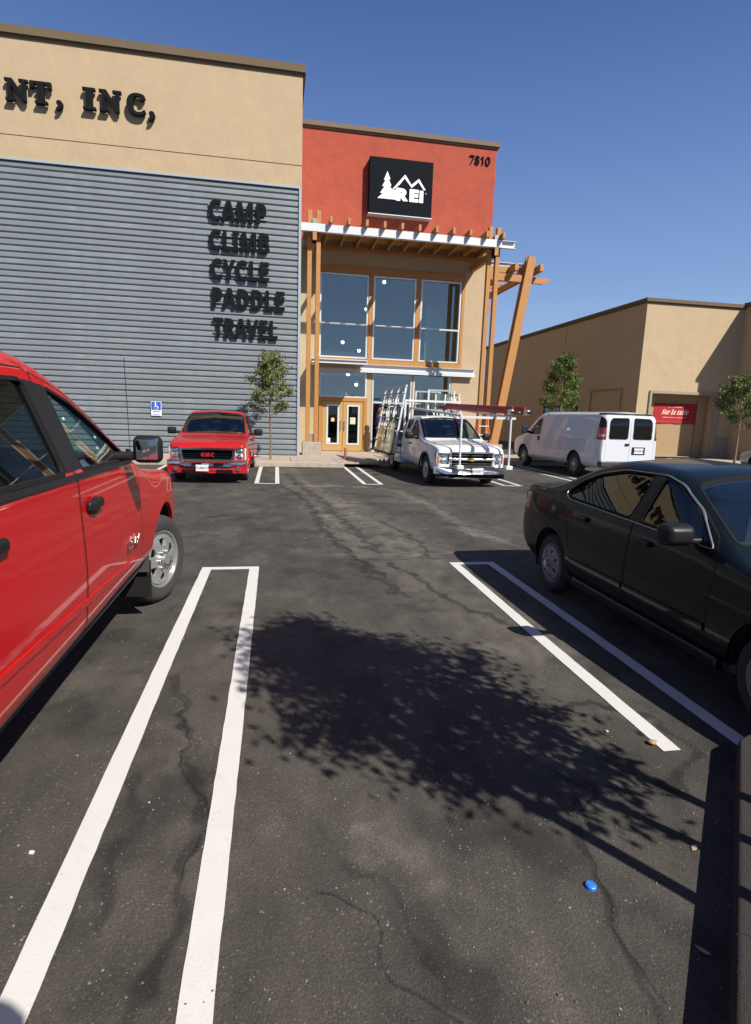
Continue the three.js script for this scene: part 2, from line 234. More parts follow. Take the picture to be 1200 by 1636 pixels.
// ---------------------------------------------------------------- materials of the buildings
function stuccoTex(r, g, b, amp, seed) { const n = createNoise2D(rng(seed)); return grainTexture(512, (u, v) => { const k = 1 + amp * (0.6 * tn(n, u, v, 3) + 0.8 * tn(n, u, v, 7) + 0.7 * tn(n, u, v, 19) + 0.5 * tn(n, u, v, 70)), w = 0; return [r * k * (1 + w), g * k, b * k * (1 - w)]; }); }
const stuccoBump = grainTexture(256, (u, v) => 0.5 + 0.3 * tn(noiseA, u, v, 40) + 0.2 * tn(noiseB, u, v, 12), false);
const stucco = (r, g, b, amp, seed, s = 0.22) => new THREE.MeshStandardMaterial({ map: rep(stuccoTex(r, g, b, amp, seed), s), bumpMap: rep(stuccoBump, 1.3), bumpScale: 0.004, roughness: 0.93 });
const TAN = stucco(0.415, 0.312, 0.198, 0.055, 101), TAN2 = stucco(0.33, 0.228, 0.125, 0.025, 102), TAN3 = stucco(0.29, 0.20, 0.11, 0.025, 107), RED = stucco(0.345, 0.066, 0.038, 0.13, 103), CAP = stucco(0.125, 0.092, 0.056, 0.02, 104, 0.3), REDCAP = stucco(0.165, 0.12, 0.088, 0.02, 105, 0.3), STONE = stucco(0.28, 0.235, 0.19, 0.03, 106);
const SIDING = [0, 1, 2].map((k) => new THREE.MeshStandardMaterial({ map: rep(grainTexture(128, (u, v) => { const q = (1 + 0.008 * tn(noiseB, u + k * 7, v, 5) + 0.01 * tn(noiseA, u, v + k, 20)) * (1 + 0.025 * (k - 1)); return [0.190 * q, 0.213 * q, 0.232 * q]; }), 0.3), roughness: 0.5, metalness: 0.12 }));
const SIDETRIM = new THREE.MeshStandardMaterial({ color: lin(0.30, 0.35, 0.39), roughness: 0.5 });
const woodTex = grainTexture(512, (u, v) => { const g = tn(noiseA, u * 1, v, 4) * 0.06 + 0.09 * tn(noiseB, u, v * 0.12, 40) + 0.05 * tn(noiseA, u, v * 0.2, 110); const k = 1 + g; return [0.375 * k, 0.172 * k * (1 + 0.12 * g), 0.046 * k]; });
const WOOD = new THREE.MeshStandardMaterial({ map: rep(woodTex, 0.8), roughness: 0.62 });
const DOORWOOD = new THREE.MeshStandardMaterial({ map: rep(grainTexture(256, (u, v) => { const k = 1 + 0.07 * tn(noiseA, u, v * 0.2, 40) + 0.05 * tn(noiseB, u, v, 5); return [0.42 * k, 0.25 * k, 0.085 * k]; }), 0.6), roughness: 0.5 });
const WHITESTEEL = new THREE.MeshStandardMaterial({ color: lin(0.56, 0.575, 0.59), roughness: 0.42, metalness: 0.1 });
const ALU = new THREE.MeshStandardMaterial({ color: lin(0.62, 0.63, 0.62), roughness: 0.38, metalness: 0.35 });
const BLACK = new THREE.MeshPhysicalMaterial({ color: lin(0.006, 0.008, 0.012), roughness: 0.7, specularIntensity: 0.12 });
const LETTER = new THREE.MeshPhysicalMaterial({ color: lin(0.009, 0.010, 0.011), roughness: 0.8, specularIntensity: 0.15 });
const GLASS = new THREE.MeshPhysicalMaterial({ color: lin(0.66, 0.80, 0.78), roughness: 0.01, transmission: 1, thickness: 0, ior: 2.35 });
const DOORGLASS = new THREE.MeshPhysicalMaterial({ color: lin(0.35, 0.4, 0.4), roughness: 0.01, transmission: 1, thickness: 0, ior: 1.6 });
const INWALL = new THREE.MeshStandardMaterial({ color: lin(0.40, 0.42, 0.40), roughness: 0.9 }), INFLOOR = new THREE.MeshStandardMaterial({ color: lin(0.16, 0.12, 0.09), roughness: 0.6 }), STEEL = new THREE.MeshStandardMaterial({ color: lin(0.30, 0.31, 0.32), roughness: 0.45, metalness: 0.5 });

// ---------------------------------------------------------------- the store
const store = thing('store_building', 'store with tan and red stucco blocks, grey metal siding and timber entrance', 'building');
const ZF = -20, ZW = -23;                                        // front of the left block; wall of the entrance block
// left block: body, upper stucco in two lifts with a joint between, siding below
part(store, 'block_wall', bx(-18, 0.76, 0, 8.84, -45, ZF - 0.13), TAN);
part(store, 'stucco_band', bx(-18, 0.79, 9.50, 12.08, -45, ZF), TAN);
part(store, 'stucco_band', bx(-18, 0.785, 8.84, 9.475, -45, ZF - 0.004), TAN);
part(store, 'joint_strip', bx(-18, 0.77, 8.85, 11.9, -44.9, ZF - 0.03), TAN2);
part(store, 'parapet_cap', merge(bx(-18, 0.88, 12.14, 12.36, -45, ZF + 0.10), bx(-18, 0.83, 12.08, 12.14, -45, ZF + 0.05)), CAP);
{ // siding: one profiled panel strip per rib
  const n = 47, y0 = 0.16, y1 = 8.80, p = (y1 - y0) / n;
  const prof = (y) => [[0, y], [0.004, y + p * 0.02], [0.052, y + p * 0.20], [0.055, y + p * 0.25], [0.055, y + p * 0.80], [0.052, y + p * 0.85], [0.004, y + p * 0.985], [-0.03, y + p * 0.985], [-0.03, y]];
  const g0 = extr(prof(0).map(([d, y]) => [d, y]), 18.66); g0.rotateY(-Math.PI / 2); // extrude -> -x, profile x -> ... z
  g0.computeBoundingBox();
  const g = worldUV(toCreasedNormals(g0, 0.12));
  for (let i = 0; i < n; i++) { const m = part(store, 'siding_panel', g, SIDING[(i * 7 + (i >> 2)) % 3]); m.position.set(0.70, y0 + i * p, ZF - 0.09); }
  part(store, 'corner_trim', merge(bx(0.70, 0.785, 0.15, 8.84, ZF - 0.13, ZF + 0.006), bx(0.74, 0.79, 0.15, 8.84, ZF - 3, ZF - 0.13)), SIDETRIM);
  part(store, 'top_flashing', bx(-18, 0.70, 8.80, 8.86, ZF - 0.1, ZF + 0.02), SIDETRIM);
  part(store, 'base_flashing', bx(-18, 0.70, 0.13, 0.16, ZF - 0.1, ZF + 0.0), SIDETRIM);
}
// entrance block: walls round real openings
const XR = 8.42;
const OPEN = { x0: 1.62, x1: 7.34, y0: 3.80, y1: 7.02 };         // big window
const tanW = [bx(0.79, OPEN.x0, 0.05, 8.18, -23.35, ZW), bx(OPEN.x1, XR, 0.05, 8.18, -23.35, ZW), bx(OPEN.x0, OPEN.x1, 7.02, 8.18, -23.35, ZW), bx(OPEN.x0, OPEN.x1, 3.46, 3.80, -23.35, ZW), bx(3.56, 3.78, 0.05, 3.46, -23.35, ZW), bx(7.1, OPEN.x1, 0.05, 3.46, -23.35, ZW)];
part(store, 'entrance_wall', merge(tanW), TAN);
part(store, 'red_wall', bx(0.79, XR, 8.18, 11.97, -23.4, ZW + 0.03), RED);
part(store, 'side_wall', merge(bx(XR - 0.3, XR, 0.05, 8.18, -45, -23.35), bx(XR - 0.3, XR, 8.18, 11.97, -45, -23.4)), TAN);
part(store, 'parapet_cap', merge(bx(0.79, XR + 0.10, 12.03, 12.19, -45, ZW + 0.13), bx(0.79, XR + 0.05, 11.97, 12.03, -45, ZW + 0.08)), REDCAP);
part(store, 'roof', bx(-18, XR - 0.3, 11.3, 11.5, -44.9, -23.4), CAP);
// interior seen through the glass
part(store, 'interior_wall', merge(bx(0.79, 8.1, 0, 8, -34.2, -34), bx(0.79, 0.85, 0, 8, -34, -23.36), bx(8.05, 8.11, 0, 8, -34, -23.36)), INWALL);
part(store, 'interior_ceiling', bx(0.79, 8.11, 8.0, 8.1, -34.2, -23.36), INWALL);
part(store, 'interior_floor', bx(0.79, 8.11, 0.06, 0.15, -34.2, -23.1), INFLOOR);
part(store, 'mezzanine', merge(bx(0.9, 8.0, 3.5, 3.75, -34, -28.5), bx(0.9, 8.0, 3.75, 4.65, -28.6, -28.5)), INWALL);
// window bays: frame, transom bar, panes
const BAYS = [[1.64, 3.54], [3.74, 5.45], [5.65, 7.32]];
for (const [a, b] of BAYS) {
  const w = part(store, 'window', merge(bx(a, a + 0.06, 3.84, 7.0, ZW - 0.10, ZW + 0.02), bx(b - 0.06, b, 3.84, 7.0, ZW - 0.10, ZW + 0.02), bx(a + 0.06, b - 0.06, 6.94, 7.0, ZW - 0.1, ZW + 0.017), bx(a + 0.06, b - 0.06, 3.84, 3.9, ZW - 0.1, ZW + 0.017), bx(a + 0.06, b - 0.06, 5.10, 5.16, ZW - 0.1, ZW + 0.015)), ALU);
  part(w, 'pane', bx(a + 0.055, b - 0.055, 5.155, 6.945, ZW - 0.058, ZW - 0.05), GLASS); part(w, 'pane', bx(a + 0.055, b - 0.055, 3.895, 5.105, ZW - 0.058, ZW - 0.05), GLASS);
}
const trim = [bx(1.5, 7.46, 7.02, 7.28, ZW, ZW + 0.06), bx(1.5, 7.46, 3.62, 3.82, ZW, ZW + 0.07), bx(1.5, 1.62, 3.82, 7.02, ZW, ZW + 0.05), bx(7.34, 7.46, 3.82, 7.02, ZW, ZW + 0.05)];
for (const g of trim) part(store, 'window_trim', g, WOOD);
for (const [a, b] of [[3.55, 3.73], [5.46, 5.64]]) part(store, 'mullion_post', bx(a, b, 3.82, 7.02, ZW - 0.12, ZW + 0.04), WOOD);
// shop front below: transom over the doors, doors, glazed bays to the right
{
  const w = part(store, 'transom_window', merge(bx(1.66, 3.56, 3.24, 3.3, ZW - 0.1, ZW + 0.03), bx(1.66, 3.56, 2.30, 2.36, ZW - 0.1, ZW + 0.03), bx(1.66, 1.72, 2.36, 3.24, ZW - 0.1, ZW + 0.028), bx(3.5, 3.56, 2.36, 3.24, ZW - 0.1, ZW + 0.028)), ALU);
  part(w, 'pane', bx(1.71, 3.51, 2.35, 3.25, ZW - 0.05, ZW - 0.042), GLASS);
  const n = new TextGeometry('7810', { font: fonts.sans_regular, size: 0.11, depth: 0.004, curveSegments: 3 }); n.translate(2.45, 2.42, ZW - 0.041); part(w, 'number', n, new THREE.MeshStandardMaterial({ color: lin(0.7, 0.7, 0.7), roughness: 0.6 }));
  part(store, 'door_frame', merge(bx(1.66, 1.80, 0.15, 2.30, ZW - 0.1, ZW + 0.05), bx(3.46, 3.60, 0.15, 2.30, ZW - 0.1, ZW + 0.05), bx(1.8, 3.46, 2.16, 2.30, ZW - 0.1, ZW + 0.048)), WOOD);
  for (const [a, b, gx] of [[1.81, 2.625, 1], [2.64, 3.45, -1]]) {
    const gl = gx > 0 ? [a + 0.21, a + 0.62] : [a + 0.2, a + 0.62], f = extr([[a, 0.17], [b, 0.17], [b, 2.15], [a, 2.15]], 0.05, { holes: [[[gl[0], 0.47], [gl[0], 1.97], [gl[1], 1.97], [gl[1], 0.47]]] }); f.translate(0, 0, ZW - 0.03);
    const d = part(store, 'door', worldUV(f), DOORWOOD);
    part(d, 'light_frame', merge(bx(gl[0] - 0.05, gl[0] + 0.015, 0.42, 2.02, ZW + 0.015, ZW + 0.035), bx(gl[1] - 0.015, gl[1] + 0.05, 0.42, 2.02, ZW + 0.015, ZW + 0.035), bx(gl[0] + 0.015, gl[1] - 0.015, 1.955, 2.02, ZW + 0.015, ZW + 0.033), bx(gl[0] + 0.015, gl[1] - 0.015, 0.42, 0.485, ZW + 0.015, ZW + 0.033)), WHITESTEEL);
    part(d, 'pane', bx(gl[0], gl[1], 0.47, 1.97, ZW - 0.008, ZW), DOORGLASS);
    part(d, 'handle', merge(bar([gx > 0 ? b - 0.07 : a + 0.07, 1.02, ZW + 0.08], [gx > 0 ? b - 0.07 : a + 0.07, 1.4, ZW + 0.08], 0.028, 0.028, 8), bx((gx > 0 ? b - 0.07 : a + 0.07) - 0.012, (gx > 0 ? b - 0.07 : a + 0.07) + 0.012, 1.05, 1.07, ZW + 0.02, ZW + 0.08), bx((gx > 0 ? b - 0.07 : a + 0.07) - 0.012, (gx > 0 ? b - 0.07 : a + 0.07) + 0.012, 1.35, 1.37, ZW + 0.02, ZW + 0.08)), STEEL);
    const S = M(gx > 0 ? lin(0.62, 0.5, 0.16) : lin(0.5, 0.52, 0.34), { roughness: 0.6 });
    if (gx > 0) { part(d, 'sticker', bx(gl[0] + 0.14, gl[0] + 0.27, 1.34, 1.48, ZW + 0.001, ZW + 0.004), S); part(d, 'notice', bx(gl[0] + 0.0, gl[0] + 0.12, 0.5, 0.68, ZW + 0.001, ZW + 0.004), M(lin(0.6, 0.62, 0.66))); }
    else part(d, 'sticker', bx(gl[0] + 0.09, gl[0] + 0.31, 1.25, 1.52, ZW + 0.001, ZW + 0.004), S);
  }
  for (const [a, b] of [[3.80, 5.44], [5.50, 7.08]]) {
    const s = part(store, 'shopfront_window', merge(bx(a, a + 0.06, 0.15, 3.40, ZW - 0.1, ZW - 0.02), bx(b - 0.06, b, 0.15, 3.40, ZW - 0.1, ZW - 0.02), bx(a + 0.06, b - 0.06, 3.34, 3.4, ZW - 0.1, ZW - 0.022), bx(a + 0.06, b - 0.06, 2.12, 2.19, ZW - 0.1, ZW - 0.022), bx(a + 0.06, b - 0.06, 0.15, 0.27, ZW - 0.1, ZW - 0.022)), ALU);
    part(s, 'pane', bx(a + 0.055, b - 0.055, 2.185, 3.345, ZW - 0.065, ZW - 0.057), GLASS); part(s, 'pane', bx(a + 0.055, b - 0.055, 0.265, 2.125, ZW - 0.065, ZW - 0.057), DOORGLASS);
  }
  part(store, 'shopfront_post', bx(5.44, 5.5, 0.15, 3.4, ZW - 0.12, ZW), TAN2);
  // steel channel over the shop front and the small canopy over the doors
  part(store, 'steel_channel', merge(bx(1.55, 8.02, 3.40, 3.43, ZW + 0.08, ZW + 0.22), bx(1.55, 8.02, 3.43, 3.60, ZW + 0.08, ZW + 0.1), bx(1.55, 8.02, 3.60, 3.615, ZW + 0.08, ZW + 0.2), bx(1.55, 8.02, 3.30, 3.40, ZW + 0.19, ZW + 0.22)), WHITESTEEL);
  const dc = part(store, 'door_canopy', merge(bx(1.28, 3.36, 3.50, 3.62, ZW + 1.34, ZW + 1.40), bx(1.28, 1.34, 3.50, 3.62, ZW + 0.22, ZW + 1.34), bx(3.30, 3.36, 3.50, 3.62, ZW + 0.22, ZW + 1.34), bx(1.28, 3.36, 3.62, 3.65, ZW + 0.1, ZW + 1.46)), WHITESTEEL);
  for (let k = 0; k < 8; k++) part(dc, 'soffit_board', bx(1.345, 3.295, 3.545, 3.60, ZW + 0.235 + k * 0.138, ZW + 0.368 + k * 0.138), WOOD);
}
// ---------------------------------------------------------------- timber canopy over the entrance
{
  const zc = -20.5, yT = 7.93, posts = [1.12, 1.42];
  // posts in pairs on concrete piers
  for (const x of [1.10, 1.40, 7.56, 7.86]) part(store, 'timber_post', rbx(x - 0.075, x + 0.075, 0.62, 8.42, zc - 0.33, zc - 0.15, 0.008), WOOD);
  for (const x of [1.25, 7.71]) { part(store, 'concrete_pier', rbx(x - 0.34, x + 0.34, 0.12, 0.62, zc - 0.5, zc + 0.02, 0.02), kerbMat); part(store, 'post_bracket', bx(x - 0.07, x + 0.07, 0.6, 0.9, zc - 0.27, zc - 0.21), STEEL); part(store, 'post_bracket', bx(x - 0.07, x + 0.07, 7.4, 8.1, zc - 0.3, zc + 0.04), STEEL); }
  // edge channel (a steel C lying on its side), outriggers at the right end
  part(store, 'edge_channel', merge(bx(0.62, 7.9, yT - 0.25, yT - 0.235, zc - 0.08, zc + 0.09), bx(0.62, 7.9, yT - 0.235, yT - 0.015, zc + 0.075, zc + 0.09), bx(0.62, 7.9, yT - 0.015, yT, zc - 0.08, zc + 0.09), bx(7.9, 8.42, yT - 0.25, yT, zc - 0.05, zc - 0.03), bx(7.9, 8.42, yT - 0.015, yT, zc - 0.03, zc + 0.07), bx(7.9, 8.42, yT - 0.25, yT - 0.235, zc - 0.03, zc + 0.07)), WHITESTEEL);
  for (let k = 0; k < 11; k++) { const x = 1.78 + k * 0.61; part(store, 'rafter', rbx(x - 0.045, x + 0.045, yT + 0.002, yT + 0.20, ZW + 0.035, zc + 0.30, 0.006), WOOD); }
  for (let k = 0; k < 7; k++) part(store, 'roof_board', bx(0.98, 8.15, yT + 0.205, yT + 0.235, ZW + 0.04 + k * 0.235, ZW + 0.04 + k * 0.235 + 0.228), WOOD);
  part(store, 'roof_sheet', bx(0.95, 8.2, yT + 0.24, yT + 0.262, ZW + 0.035, ZW + 1.72), STEEL);
  part(store, 'ledger', bx(0.98, 8.15, yT - 0.12, yT, ZW + 0.032, ZW + 0.12), WOOD);
  for (const x of [1.25, 7.71]) part(store, 'brace_beam', rbx(x - 0.07, x + 0.07, yT - 0.53, yT - 0.27, ZW, zc + 0.1, 0.008), WOOD);
  // side trellis along the east wall, on leaning posts
  for (const z of [-23.1, -29.2]) {
    for (const d of [-0.125, 0.125]) { const g = bar([9.10, 0.55, z], [10.21, 8.18, z], 0.33, 0.13); g.translate(0, 0, d); part(store, 'leaning_post', worldUV(g), WOOD); }
    part(store, 'concrete_pier', rbx(8.82, 9.42, 0.12, 0.58, z - 0.33, z + 0.33, 0.02), kerbMat);
    const g = extr([[8.43, 7.22], [10.8, 7.18], [11.1, 7.31], [11.1, 7.40], [8.43, 7.51]], 0.11); g.translate(0, 0, z - 0.055); part(store, 'tie_beam', worldUV(g), WOOD);
  }
  for (const [x, y] of [[10.52, 7.58], [9.45, 7.55]]) part(store, 'trellis_beam', rbx(x - 0.075, x + 0.075, y, y + 0.26, -30.0, -22.65, 0.008), WOOD);
  for (let k = 0; k < 9; k++) { const z = -23.5 - k * 0.76; part(store, 'trellis_rafter', bx(9.3, 10.72, 7.82, 7.93, z - 0.04, z + 0.04), WOOD); }
  part(store, 'trellis_channel', merge(bx(8.43, 10.04, 7.945, 7.965, -23.36, -23.27), bx(8.43, 10.04, 7.83, 7.945, -23.36, -23.34)), WHITESTEEL);
  part(store, 'trellis_beam', rbx(8.43, 10.07, 7.575, 7.81, -23.44, -23.32, 0.006), WOOD);
}
// ---------------------------------------------------------------- signs on the store
function word(str, font, size, depth, x, y, z, fit, parent, mat, bold = 0) {   // each letter a part; fit = total width
  const gs = []; let w = 0; const sc = size / fonts[font].data.resolution;
  for (const ch of str) { const adv = (fonts[font].data.glyphs[ch]?.ha ?? 600) * sc; if (ch !== ' ') { const g = new TextGeometry(ch, { font: fonts[font], size, depth, curveSegments: 4, bevelEnabled: bold > 0, bevelSize: bold, bevelThickness: 0.004, bevelSegments: 1 }); gs.push([g, w, ch]); } w += adv; }
  const k = fit / w; for (const [g, o] of gs) { g.scale(k, 1, 1); part(parent, 'letter', g, mat).position.set(x + o * k, y, z); }
}
for (const [s, x, w, y0, lab] of [['CAMP', -2.16, 1.84, 7.62, 'first'], ['CLIMB', -2.15, 1.93, 6.74, 'second'], ['CYCLE', -2.13, 1.9, 5.86, 'third'], ['PADDLE', -2.12, 2.4, 4.98, 'fourth'], ['TRAVEL', -2.06, 2.1, 4.04, 'fifth']]) {
  const t = thing('wall_lettering', `raised black word ${s} on the grey metal siding`, 'lettering', 'black words on the siding'); t.position.set(x, y0, ZF + 0.03);
  word(s, 'sans_bold', 0.585, 0.05, 0, 0, 0, w, t, LETTER, 0.014);
  part(t, 'mounting_rail', merge(bx(0, w, 0.12, 0.15, -0.065, -0.005), bx(0, w, 0.42, 0.45, -0.065, -0.005)), STEEL);
}
{
  const t = thing('wall_lettering', 'raised black slab serif lettering NT, INC, high on the tan stucco', 'lettering'); t.position.set(-7.79, 10.36, ZF + 0.06);
  for (const [s, x, w] of [['N', 0, 0.62], ['T', 0.68, 0.56], [',', 1.34, 0.24], ['I', 2.1, 0.36], ['N', 2.56, 0.62], ['C', 3.3, 0.58], [',', 3.93, 0.24], ['E', -0.98, 0.56]]) word(s, 'serif_bold', 0.56, 0.11, x, 0, 0, w, t, LETTER, 0.018);
  for (const x of [0.1, 0.75, 2.2, 2.7, 3.45]) part(t, 'stud', bx(x, x + 0.06, 0.25, 0.29, -0.062, 0.002), STEEL);
}
{
  const t = thing('wall_number', 'dark street number 7810 high on the red wall', 'number'); t.position.set(7.32, 11.36, ZW + 0.05); word('7810', 'sans_regular', 0.30, 0.03, 0, 0, 0, 0.86, t, LETTER, 0.003);
}
{ // square logo sign
  const t = thing('logo_sign', 'square black sign with white tree and mountain logo on the red wall', 'sign'), x0 = 3.39, x1 = 5.83, y0 = 9.16, y1 = 11.12, zf = ZW + 0.36;
  part(t, 'cabinet', rbx(x0, x1, y0, y1, ZW + 0.03, zf, 0.02), BLACK);
  part(t, 'edge_trim', bx(x0 - 0.02, x1 + 0.02, y0 - 0.03, y0 - 0.002, ZW + 0.03, zf + 0.01), ALU);
  const W = new THREE.MeshStandardMaterial({ color: lin(0.80, 0.80, 0.79), roughness: 0.5 });
  const X = (u) => x0 + u * (x1 - x0), Y = (v) => y0 + v * (y1 - y0), face = (pts, n) => { const g = extr(pts.map(([u, v]) => [X(u), Y(v)]), 0.02); g.translate(0, 0, zf + 0.002); part(t, n, g, W); };
  face([[0.13, 0.27], [0.22, 0.37], [0.17, 0.365], [0.24, 0.49], [0.2, 0.485], [0.25, 0.60], [0.225, 0.60], [0.275, 0.76], [0.325, 0.62], [0.3, 0.615], [0.345, 0.51], [0.32, 0.505], [0.35, 0.45], [0.37, 0.43], [0.47, 0.55], [0.42, 0.44], [0.42, 0.27]], 'tree_mark');
  face([[0.36, 0.45], [0.555, 0.73], [0.66, 0.56], [0.775, 0.68], [0.89, 0.49], [0.855, 0.49], [0.77, 0.62], [0.665, 0.505], [0.55, 0.665], [0.42, 0.46], [0.40, 0.43]], 'mountain_mark');
  const L = (s, u, w) => { const g = new TextGeometry(s, { font: fonts.sans_bold, size: 0.40, depth: 0.02, curveSegments: 4, bevelEnabled: true, bevelSize: 0.025, bevelThickness: 0.001, bevelSegments: 1 }); g.computeBoundingBox(); const b = g.boundingBox; g.translate(-b.min.x, -b.min.y, 0); g.scale(w * (x1 - x0) / (b.max.x - b.min.x), 1, 1); g.translate(X(u), Y(0.255), zf + 0.002); part(t, 'letter', g, W); };
  L('R', 0.42, 0.19); L('E', 0.635, 0.145); { const g = bx(X(0.795), X(0.855), Y(0.255), Y(0.255) + 0.43, zf + 0.002, zf + 0.022); part(t, 'letter', g, W); }
  const r = new THREE.TorusGeometry(0.018, 0.006, 4, 10); r.translate(X(0.895), Y(0.43), zf + 0.01); part(t, 'registered_mark', r, W);
}
{ // accessible parking sign on the siding
  const t = thing('parking_sign', 'blue and white accessible parking sign on the metal siding', 'sign'); t.position.set(-3.93, 1.40, ZF + 0.004);
  const B = M(lin(0.02, 0.09, 0.46), { roughness: 0.5 }), W = M(lin(0.75, 0.76, 0.78), { roughness: 0.5 });
  part(t, 'plate', rbx(-0.165, 0.165, 0.0, 0.46, 0, 0.012, 0.004), W); part(t, 'blue_field', bx(-0.15, 0.15, 0.18, 0.45, 0.0125, 0.0145), B);
  const hd = new THREE.CylinderGeometry(0.022, 0.022, 0.003, 12); hd.rotateX(Math.PI / 2); hd.translate(-0.02, 0.415, 0.0165);
  const wheel = new THREE.TorusGeometry(0.062, 0.011, 3, 18, 4.6); wheel.rotateZ(2.2); wheel.scale(1, 1, 0.15); wheel.translate(0.0, 0.265, 0.0165);
  part(t, 'wheelchair_symbol', merge(hd, wheel, bx(-0.034, -0.008, 0.3, 0.39, 0.015, 0.018), bx(-0.034, 0.05, 0.292, 0.312, 0.015, 0.0182), bx(0.04, 0.06, 0.22, 0.302, 0.015, 0.0178), bx(-0.01, 0.04, 0.345, 0.36, 0.015, 0.0178)), W);
  part(t, 'text_line', merge(bx(-0.12, 0.12, 0.115, 0.145, 0.0125, 0.0145), bx(-0.1, 0.1, 0.035, 0.06, 0.0125, 0.0145)), B); part(t, 'bracket', bx(-0.02, 0.02, 0.05, 0.4, -0.03, 0), STEEL);
}
// lamps inside the store
const bulbMat = new THREE.MeshStandardMaterial({ color: lin(1, 1, 1), emissive: lin(1, 0.95, 0.85), emissiveIntensity: 5, roughness: 1 });
for (const [x, y, z, nm] of [[2.95, 4.85, -26.5, 'over the stair'], [3.75, 4.55, -26.8, 'beside the middle bay'], [3.95, 6.3, -26.2, 'high behind the first bay'], [4.6, 7.35, -25.5, 'near the ceiling of the middle bay'], [2.95, 3.3, -24.2, 'above the doors'], [3.5, 2.95, -25.6, 'behind the transom']]) {
  const t = thing('pendant_lamp', `lit pendant lamp inside the store ${nm}`, 'lamp', 'lamps inside the store'); t.position.set(x, y, z);
  const s = new THREE.SphereGeometry(0.075, 14, 10); part(t, 'bulb', s, bulbMat);
  const sh = new THREE.LatheGeometry([[0.02, 0.16], [0.05, 0.12], [0.082, 0.05], [0.078, 0.05], [0.045, 0.115], [0.02, 0.15]].map(([a, b]) => new THREE.Vector2(a, b)), 16); part(t, 'lamp_shade', sh, STEEL);
  part(t, 'cord', bar([0, 0.19, 0], [0, (z > -25.5 && y < 3.4 ? 3.44 : 7.99) - y, 0], 0.012, 0.012, 5), BLACK);
  const l = new THREE.PointLight(lin(1, 0.95, 0.85), 0.15); l.shadow.radius = 3; l.castShadow = true; l.name = 'lamp_light'; t.add(l);
}
{ const t = thing('hanging_banner', 'pale hanging panels behind the right window bay', 'banner'); t.position.set(6.6, 3.7, -24.4); for (let k = 0; k < 3; k++) part(t, 'panel', bx(k * 0.3 - 0.35, k * 0.3 - 0.1, 0.1, 2.6 - k * 0.12, -0.02 - k * 0.12, 0.0 - k * 0.12), M(lin(0.42, 0.46, 0.46), { roughness: 0.8 })); part(t, 'rail', bx(-0.5, 0.7, 2.62, 2.66, -0.3, 0.02), STEEL); part(t, 'cord', merge(bx(-0.45, -0.44, 2.66, 4.29, -0.1, -0.09), bx(0.6, 0.61, 2.66, 4.29, -0.1, -0.09)), STEEL); }

